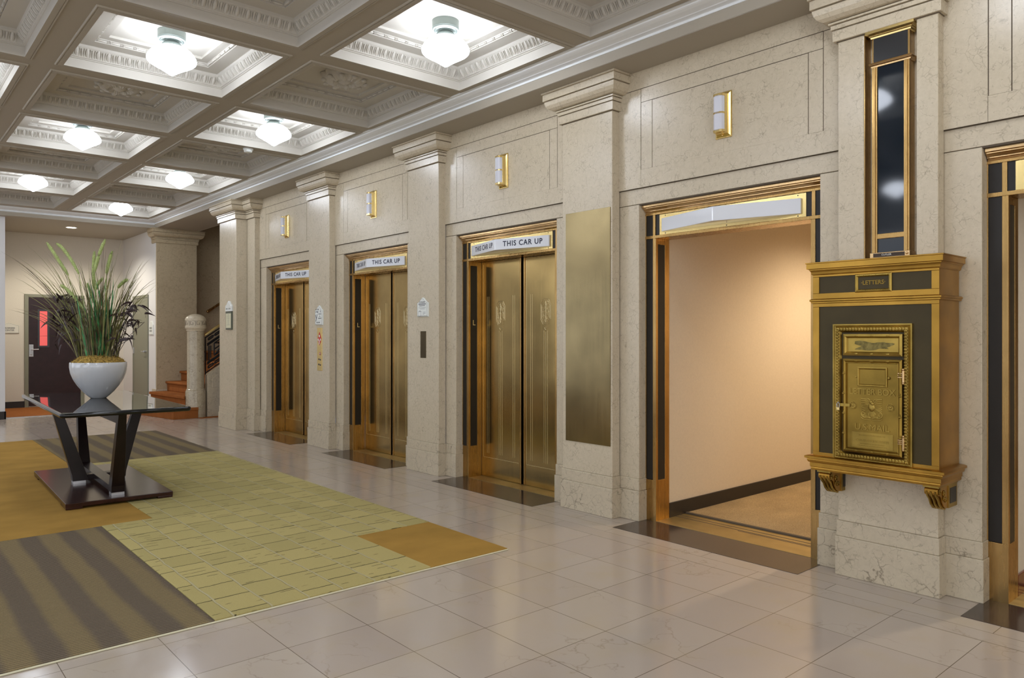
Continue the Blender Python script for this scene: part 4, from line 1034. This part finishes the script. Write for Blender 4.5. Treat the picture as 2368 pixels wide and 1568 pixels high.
# ------------------------------------------------------------ staircase
t = thing('staircase', (4.4, 13.9, 0), 'rust carpeted staircase rising behind the far marble pier', 'staircase')
nose = [(3.87, 3.58), (4.13, 3.99), (4.37, 4.27), (4.60, 4.52), (4.85, 4.86), (5.10, 5.08), (5.36, 5.34), (5.62, 5.6), (5.88, 5.86)]
for i, (xa, xb) in enumerate(nose):
    z0, z1 = .183*i, .183*(i+1); y0, y1 = (13.03 if i == 0 else 13.22), (14.74 if xb < 4.9 else 15.055)
    x2 = 6.6
    m = MB()
    def outline(d):      # d = how far the riser sits back under the nosing; the outline bends round the newel
        if i == 0: return [(xa+d, 13.0+d*.5), (4.30, 13.0+d*.5), (4.30, 13.022), (4.21, 13.05), (4.155, 13.11), (4.143, 13.19), (4.16, 13.28), (4.22, 13.345), (4.30, 13.362), (4.5, 13.362), (4.5, y1), (xb+d, y1)]
        if i == 1: return [(xa+d-.01, 13.19+d*.3), (4.143, 13.19+d*.3), (4.16, 13.28), (4.22, 13.345), (4.30, 13.362), (x2, 13.362), (x2, y1), (xb+d, y1)]
        return [(xa+d, 13.362), (x2, 13.362), (x2, y1), (xb+d, y1)]
    m.prism([(x, y, 0 if i == 0 else z0-.002) for x, y in outline(.03)], [(x, y, z1-.045) for x, y in outline(.03)])
    m.prism([(x, y, z1-.045) for x, y in outline(0)], [(x, y, z1) for x, y in outline(0)])
    o = m.build('step', M['stairrug'], t, bevel=.014)
# newel post
NX, NY = 4.315, 13.19
t = thing('newel_post', (NX, NY, 0), 'round marble newel post with Greek key band at the foot of the stairs', 'newel post')
m = MB(); m.lathe(NX, NY, [(.163, 0), (.163, .44), (.158, .455), (.150, .465), (.150, .478), (.142, .485), (.138, .50), (.137, 1.475)], 40, True, False); m.build('shaft', marble('newel_marble', (.40, .34, .23), (.56, .48, .36), (.16, .12, .07), 22, .04, .2, .7, .6), t, smooth=True, angle=30)
m = MB(); m.lathe(NX, NY, [(.137, 1.474), (.150, 1.480), (.150, 1.488), (.144, 1.495), (.165, 1.515), (.170, 1.530), (.170, 1.548), (.164, 1.552), (.164, 1.648), (.170, 1.652), (.170, 1.672), (.160, 1.695), (.135, 1.725), (.118, 1.733), (.09, 1.75), (.05, 1.762), (.0, 1.766)], 40, False, True)
cp = m.build('cap', M['marble'], t, smooth=True, angle=30)
m = MB(); K = 10
unit = [(0, 0), (0, 1), (1, 1), (1, .25), (.45, .25), (.45, .62), (.68, .62)]
for k in range(K):
    a0 = 2*PI*k/K; aw = 2*PI/K*.82
    pts = [(NX+.165*math.cos(a0-u*aw), NY+.165*math.sin(a0-u*aw), 1.565+v*.07) for u, v in unit]
    pp = []
    for p, q in zip(pts, pts[1:]):
        pp += [p]
    pp.append(pts[-1])
    for p, q in zip(pp, pp[1:]): m.tube([p, q], .0036, 5)
m.build('greek_key', plain('key_groove', (.20, .16, .11), .6), cp)
# balustrade : stone curb, iron panel, brass rail
t = thing('stair_railing', (4.6, 13.2, 0), 'black iron geometric stair railing with brass handrail beside the newel', 'railing')
sl = .68
def rz(x, z): return z+(x-4.449)*sl
m = MB(); m.prism([(4.48, 13.10, 0), (6.3, 13.10, 0), (6.3, 13.10, rz(6.3, .70)), (4.48, 13.10, rz(4.48, .70))], [(4.48, 13.22, 0), (6.3, 13.22, 0), (6.3, 13.22, rz(6.3, .70)), (4.48, 13.22, rz(4.48, .70))])
m.prism([(4.56, 13.088, .50), (6.3, 13.088, .50), (6.3, 13.088, rz(6.3, .58)), (4.56, 13.088, rz(4.56, .58))], [(4.56, 13.10, .50), (6.3, 13.10, .50), (6.3, 13.10, rz(6.3, .58)), (4.56, 13.10, rz(4.56, .58))])
m.build('stone_curb', M['marble_dark'], t, bevel=.004)
m = MB(); Y = 13.17
def brd(x0, z0, x1, z1, r=.0115): m.tube([(x0, Y, rz(x0, z0)), (x1, Y, rz(x1, z1))], r, 4)
for x0 in (4.47, 5.17):
    x1 = x0+.66
    brd(x0, .71, x0, 1.36, .011); brd(x1, .71, x1, 1.36, .011); brd(x0, .735, x1, .735, .011); brd(x0, 1.345, x1, 1.345, .011)
    for zz_ in (.87, .895, 1.19, 1.215): brd(x0+.03, zz_, x1-.03, zz_)
    for (a, b_) in ((.755, .85), (1.24, 1.33)):
        for k in range(5):
            xa = x0+.05+k*.115
            brd(xa, a+.03, xa+.08, a+.03); brd(xa, b_-.03, xa+.08, b_-.03); brd(xa, a+.03, xa, b_-.03); brd(xa+.08, a+.03, xa+.08, b_-.03); brd(xa+.08, (a+b_)/2, xa+.115, (a+b_)/2)
    for q in (.03, .06): 
        brd(x0+q+.03, .90+q*.6, x0+q+.03, 1.185-q*.6)
    cx_, hw_ = x0+.33, .18
    brd(cx_-hw_, .94, cx_+hw_, .94); brd(cx_-hw_, 1.15, cx_+hw_, 1.15); brd(cx_-hw_, .94, cx_-hw_, 1.15); brd(cx_+hw_, .94, cx_+hw_, 1.15)
    for (a, b_) in (((-1, -1), (1, 1)), ((-1, 1), (1, -1)), ((0, -1), (0, 1)), ((-1, 0), (1, 0))): brd(cx_+a[0]*hw_, 1.045+a[1]*.105, cx_+b_[0]*hw_, 1.045+b_[1]*.105)
m.build('iron_panel', M['iron'], t)
m = MB(); m.tube([(4.46, 13.17, rz(4.46, 1.395)), (6.3, 13.17, rz(6.3, 1.395))], .030, 10, flat=.8); m.build('brass_handrail', M['brass'], t, smooth=True)
t = thing('wall_handrail', (5.14, 15.03, 1.87), 'thin brass handrail on the stairwell wall behind the newel', 'handrail')
m = MB(); m.tube([(5.13, 14.98, 1.87), (6.6, 14.98, 1.87+1.47*.68)], .024, 10); m.ellipsoid((5.13, 14.98, 1.87), (.028, .028, .028), 10, 6); m.build('rail', M['bronze'], t, smooth=True)
MB().tube([(5.45, 14.98, 2.07), (5.45, 15.06, 2.03)], .010, 6).build('bracket', M['bronze'], t)

# ------------------------------------------------------------ rug
t = thing('area_rug', (2.2, 7.6, 0), 'large patchwork area rug of sage green, ochre and brown striped fields', 'rug')
def rugp(x0, x1, y0, y1, name, mat, lab, h=.012):
    def sx(x, y): return x+(y-3.7)*.008
    m = MB(); m.prism([(sx(x0, y0), y0, .0005), (sx(x1, y0), y0, .0005), (sx(x1, y1), y1, .0005), (sx(x0, y1), y1, .0005)], [(sx(x0, y0), y0, h), (sx(x1, y0), y0, h), (sx(x1, y1), y1, h), (sx(x0, y1), y1, h)])
    o = m.build(name, mat, t, bevel=.003); o['label'] = lab; return o
XR = 3.18
# sage field (drawn as an L so the patches do not overlap)
m = MB(); sx = lambda x, y: x+(y-3.7)*.008
foot = [(1.30, 3.695), (2.575, 3.695), (2.575, 4.60), (XR, 4.60), (XR, 9.09), (1.65, 9.09), (1.65, 6.06), (1.30, 6.06)]
m.prism([(sx(x, y), y, .0005) for x, y in foot], [(sx(x, y), y, .014) for x, y in foot]); m.build('sage_field', M['ruggreen'], t, bevel=.003)
rugp(2.577, XR, 3.695, 4.598, 'ochre_corner', M['rugorange'], 'small ochre patch at the near corner')
rugp(-1.0, 1.298, 3.695, 6.058, 'ribbed_brown_field', M['rugbrown'], 'ribbed brown striped field')
rugp(-1.0, 1.648, 6.062, 11.65, 'ochre_field', M['rugorange'], 'large ochre field')
rugp(1.652, XR, 9.092, 11.65, 'striped_brown_field', M['rugbrown'], 'brown and olive striped far field')
rugp(-1.0, XR, 3.683, 3.694, 'binding', M['beige'], 'pale binding edge', .008)

# ------------------------------------------------------------ table
TC = Vector((1.65, 7.69, 0))
t = thing('centre_table', TC, 'black glass topped rectangular table on four splayed dark legs, on the rug', 'table')
t.rotation_euler = (0, 0, -.035)
zt = .805
m = MB(); x0, x1, y0, y1 = TC.x-.478, TC.x+.478, TC.y-1.21, TC.y+1.21
prof = [(.014, zt-.036), (.004, zt-.031), (0, zt-.018), (.002, zt-.006), (.009, zt), (.022, zt+.0005)]
def rr_rect(x0, x1, y0, y1, d, r, z, n=5):
    pts = []
    for (cx_, cy_, a0) in ((x1-r, y1-r, 0), (x0+r, y1-r, PI/2), (x0+r, y0+r, PI), (x1-r, y0+r, 1.5*PI)):
        for i in range(n+1):
            a = a0+PI/2*i/n; pts.append((cx_+(r-d)*math.cos(a), cy_+(r-d)*math.sin(a), z))
    return pts
m.rings([rr_rect(x0, x1, y0, y1, d, .035, z) for d, z in prof], True, True, True)
m.build('glass_top', M['tabletop'], t, smooth=True, angle=50)
bx0, bx1, by0, by1 = TC.x-.40, TC.x+.40, TC.y-.935, TC.y+.935
MB().box(bx0, bx1, by0, by1, .030, .064).build('base_plinth', M['walnutbase'], t, bevel=.004)
for (xa, xb) in ((bx0+.002, bx0+.12), (bx1-.12, bx1-.002)):
    for (ya, yb) in ((by0+.002, by0+.26), (by1-.26, by1-.002)): MB().box(xa, xb, ya, yb, .0145, .031).build('foot_block', M['walnutbase'], t, bevel=.002)
def leg(ex, ey, r0, r1):
    """board leg: foot at radius r0, top at r1, in direction (ex, ey)"""
    def q(r, dep, lat, z):
        pts = [(r, -lat), (r, lat), (r-dep, lat), (r-dep, -lat)]
        return [(TC.x+ex*a-ey*b_, TC.y+ey*a+ex*b_, z) for a, b_ in pts]
    o = MB().rings([q(r0, .13, .051, .086), q(r0+.005, .115, .050, .14), q(r1, .075, .030, zt-.036)], True, True, True).build('leg', M['walnut'], t, bevel=.003)
    MB().prism(q(r0-.003, .10, .049, .064), q(r0-.003, .10, .049, .087)).build('steel_foot', M['steel'], o)
leg(-1, 0, .215, .385); leg(1, 0, .215, .385); leg(0, -1, .81, .99); leg(0, 1, .81, .99)
m = MB(); m.box(TC.x-.10, TC.x+.10, TC.y-.05, TC.y+.05, .088, .136); m.box(TC.x-.05, TC.x+.05, TC.y-.70, TC.y+.70, .090, .138)
m.build('stretcher', M['walnut'], t, bevel=.002)
MB().box(TC.x-.015, TC.x+.015, TC.y-.90, TC.y+.90, .665, zt-.037).build('top_rail', M['walnut'], t, bevel=.002)

# ------------------------------------------------------------ bowl of grasses
BC = Vector((1.70, 7.93, zt+.0005))
t = thing('flower_arrangement', BC, 'white bowl of tall grasses, foxtails and dark leaves on the black table', 'plant')
prof = [(.0, .0), (.064, .0), (.070, .004), (.094, .024), (.135, .066), (.178, .122), (.212, .180), (.234, .240), (.2425, .295), (.2415, .336), (.238, .340), (.232, .336), (.230, .30), (.20, .29), (.0, .29)]
MB().lathe(BC.x, BC.y, [(r, BC.z+z) for r, z in prof], 64).build('bowl', M['ceramic'], t, smooth=True, angle=60)
m = MB(); rs = []
for i in range(10):
    a = i/9*PI/2; r = .236*math.cos(a); z = .310+.105*math.sin(a)
    rs.append([(BC.x+(r+random.uniform(-.01, .01))*math.cos(q), BC.y+(r+random.uniform(-.01, .01))*math.sin(q), BC.z+z+random.uniform(-.008, .008)) for q in [2*PI*k/36 for k in range(36)]])
m.rings(rs, True, True, True)
for k in range(900):
    a = random.uniform(0, 2*PI); b_ = random.random(); r = .236*math.sqrt(b_); z = .310+.105*math.sqrt(max(0, 1-b_))
    p = Vector((BC.x+r*math.cos(a), BC.y+r*math.sin(a), BC.z+z)); d = Vector((random.uniform(-1, 1), random.uniform(-1, 1), random.uniform(-.2, .9))).normalized()*random.uniform(.012, .03)
    s_ = d.cross(Vector((0, 0, 1))).normalized()*.003
    m.ngon([tuple(p-s_), tuple(p+s_), tuple(p+d)])
m.build('moss', M['moss'], t, recalc=False)
Rv = Vector((.754, -.657, 0)); Fv = Vector((.657, .754, 0)); PXM = 241.0
def pp(px, py, dep=0): return BC+Rv*((px-230)/PXM)+Fv*dep+Vector((0, 0, (1.4-(py-775.5)/PXM)-BC.z))
def blade(m, pts, w0, seg=9, curl=0):
    # quadratic curve through base, mid, tip ; thin tapering strip
    P0, P1, P2 = [Vector(p) for p in pts]; up = None; prev = None
    side0 = (P2-P0).cross(Vector((random.uniform(-1, 1), random.uniform(-1, 1), .2))).normalized()
    ids = []
    for i in range(seg+1):
        s_ = i/seg; p = P0*(1-s_)**2+P1*2*s_*(1-s_)+P2*s_**2
        w_ = w0*(1-s_)**.7*(.6+.4*min(1, s_*5))
        c_ = Vector((0, 0, w_*.35)) if i % 1 == 0 else 0
        ids.append((m.P(tuple(p-side0*w_)), m.P(tuple(p+c_*.4)), m.P(tuple(p+side0*w_))))
    for a, b_ in zip(ids, ids[1:]): m.F(a[0], a[1], b_[1], b_[0]); m.F(a[1], a[2], b_[2], b_[1])
def base_pt(px=None):
    a = random.uniform(0, 2*PI); r = random.uniform(0, .135); return BC+Vector((r*math.cos(a), r*math.sin(a), .345))
g1, g2 = MB(), MB()
key = [(28, 586), (77, 567), (103, 600), (70, 616), (63, 674), (88, 655), (120, 625), (95, 690), (200, 600), (253, 545), (226, 613), (333, 603), (320, 640), (345, 598), (316, 664), (335, 672), (290, 650), (283, 610), (310, 690),
       (90, 720), (110, 740), (60, 690), (150, 600), (170, 640), (240, 620), (262, 575), (220, 640), (180, 660), (295, 700), (130, 660), (115, 700), (75, 625), (98, 583), (340, 640)]
for i, (px, py) in enumerate(key):
    for r_ in range(4):
        d = random.uniform(-.25, .25); tip = pp(px+random.uniform(-9, 9)*r_, py+random.uniform(-4, 16)*r_, d)
        b0 = BC+Rv*max(-.13, min(.13, (px-230)/PXM*.3+random.uniform(-.05, .05)))+Fv*random.uniform(-.10, .10)+Vector((0, 0, .34))
        mid = b0*.5+tip*.5+Vector((0, 0, .14+.12*random.random()))-Rv*((px-230)/PXM*.20)
        blade(g1 if random.random() < .5 else g2, (b0, mid, tip), .0062)
for i in range(115):
    b0 = base_pt(); px = random.gauss(212, 40); py = random.uniform(600, 760)+abs(px-220)*.3
    tip = pp(px, py, random.uniform(-.22, .22)); mid = b0*.45+tip*.55+Vector((0, 0, .10))-Rv*((px-230)/PXM*.15)
    blade(random.choice((g1, g1, g2)), (b0, mid, tip), random.uniform(.0035, .0065))
for i in range(70):    # stiff stems
    b0 = base_pt(); off = (b0-BC); tip = BC+Vector((off.x*1.8, off.y*1.8, random.uniform(.6, .95)))
    g2.tube([tuple(b0), tuple((b0+tip)*.5), tuple(tip)], [.0028, .0024, .001], 5)
g1.build('green_grass', M['grass'], t, recalc=False); g2.build('brown_grass', M['grassdark'], t, recalc=False)
g3 = MB()
for i in range(75):
    b0 = BC+Rv*random.uniform(-.06, .10)+Fv*random.uniform(-.1, .1)+Vector((0, 0, .34)); tip = pp(random.uniform(180, 275), random.uniform(640, 770), random.uniform(-.12, .12))
    mid = b0*.4+tip*.6+Vector((random.uniform(-.03, .03), random.uniform(-.03, .03), .05)); blade(g3, (b0, mid, tip), random.uniform(.008, .014))
g3.build('green_leaves', M['greenleaf'], t, recalc=False)
fox = [((119, 564), (145, 602), (168, 639)), ((142, 567), (163, 577), (193, 636)), ((211, 581), (207, 620), (209, 668)), ((265, 561), (250, 590), (241, 633)), ((272, 585), (264, 608), (259, 636)),
       ((151, 662), (170, 668), (205, 719)), ((287, 646), (275, 651), (264, 666)), ((247, 646), (236, 655), (229, 674)), ((195, 655), (205, 680), (214, 705))]
for i, (a, b_, c) in enumerate(fox):
    dep = random.uniform(-.16, .1); A, B_, C = pp(*a, dep), pp(*b_, dep), pp(*c, dep)
    m = MB(); path = [A*(1-s_)**2+B_*2*s_*(1-s_)+C*s_**2 for s_ in [k/12 for k in range(13)]]
    rad = [.005]+[.0115]+[.0145]*9+[.012, .006]
    if i > 6: rad = [r*.85 for r in rad]
    m.tube([tuple(p) for p in path], rad, 8)
    for k in range(420):
        s_ = random.random(); j = min(11, int(s_*12)); p = path[j].lerp(path[j+1], s_*12-j); tdir = (path[j+1]-path[j]).normalized()
        d = Vector((random.gauss(0, 1), random.gauss(0, 1), random.gauss(0, 1))); d = (d-tdir*d.dot(tdir)).normalized()
        r = rad[j]*.8; e = p+d*(r+random.uniform(.010, .018))-tdir*random.uniform(.006, .014); b1 = p+d*r; s2 = tdir.cross(d)*.0014
        m.ngon([tuple(b1-s2), tuple(b1+s2), tuple(e)])
    b0 = BC+Rv*((c[0]-230)/PXM*.35)+Vector((0, 0, .34))
    m.tube([tuple(C), tuple(C.lerp(b0, .5)+Vector((0, 0, .03))), tuple(b0)], .0028, 5)
    m.build('foxtail', M['foxtail'], t, recalc=False)
def leafcluster(name, cx_, cy_, sx_, sy_, n, stems):
    m = MB()
    for k in range(n):
        p = pp(cx_+max(-1.7, min(1.7, random.gauss(0, 1)))*sx_, cy_+max(-1.7, min(1.7, random.gauss(0, 1)))*sy_, random.uniform(-.12, .12))
        d = Vector((random.uniform(-1, 1), random.uniform(-1, 1), random.uniform(-1.2, .6))).normalized(); L_ = random.uniform(.07, .13)
        tip = p+d*L_; mid = p.lerp(tip, .5)+Vector((random.uniform(-.02, .02), random.uniform(-.02, .02), .025))
        blade(m, (p, mid, tip), random.uniform(.009, .017), 7)
    for (a, b_) in stems:
        A = pp(*a); Bp = BC+Rv*((a[0]-230)/PXM*.3)+Vector((0, 0, .34)); m.tube([tuple(A), tuple(A.lerp(Bp, .5)+Vector((0, 0, .05))), tuple(Bp)], .0026, 5)
    m.build(name, M['darkleaf'], t, recalc=False)
leafcluster('dark_leaf_spray', 160, 742, 16, 32, 95, [((150, 720), 0), ((165, 760), 0), ((175, 700), 0)])
leafcluster('dark_leaf_spray', 313, 722, 13, 14, 30, [((320, 715), 0), ((300, 725), 0), ((335, 745), 0)])
leafcluster('dark_leaf_spray', 288, 760, 13, 16, 26, [((290, 770), 0), ((300, 785), 0), ((275, 750), 0)])
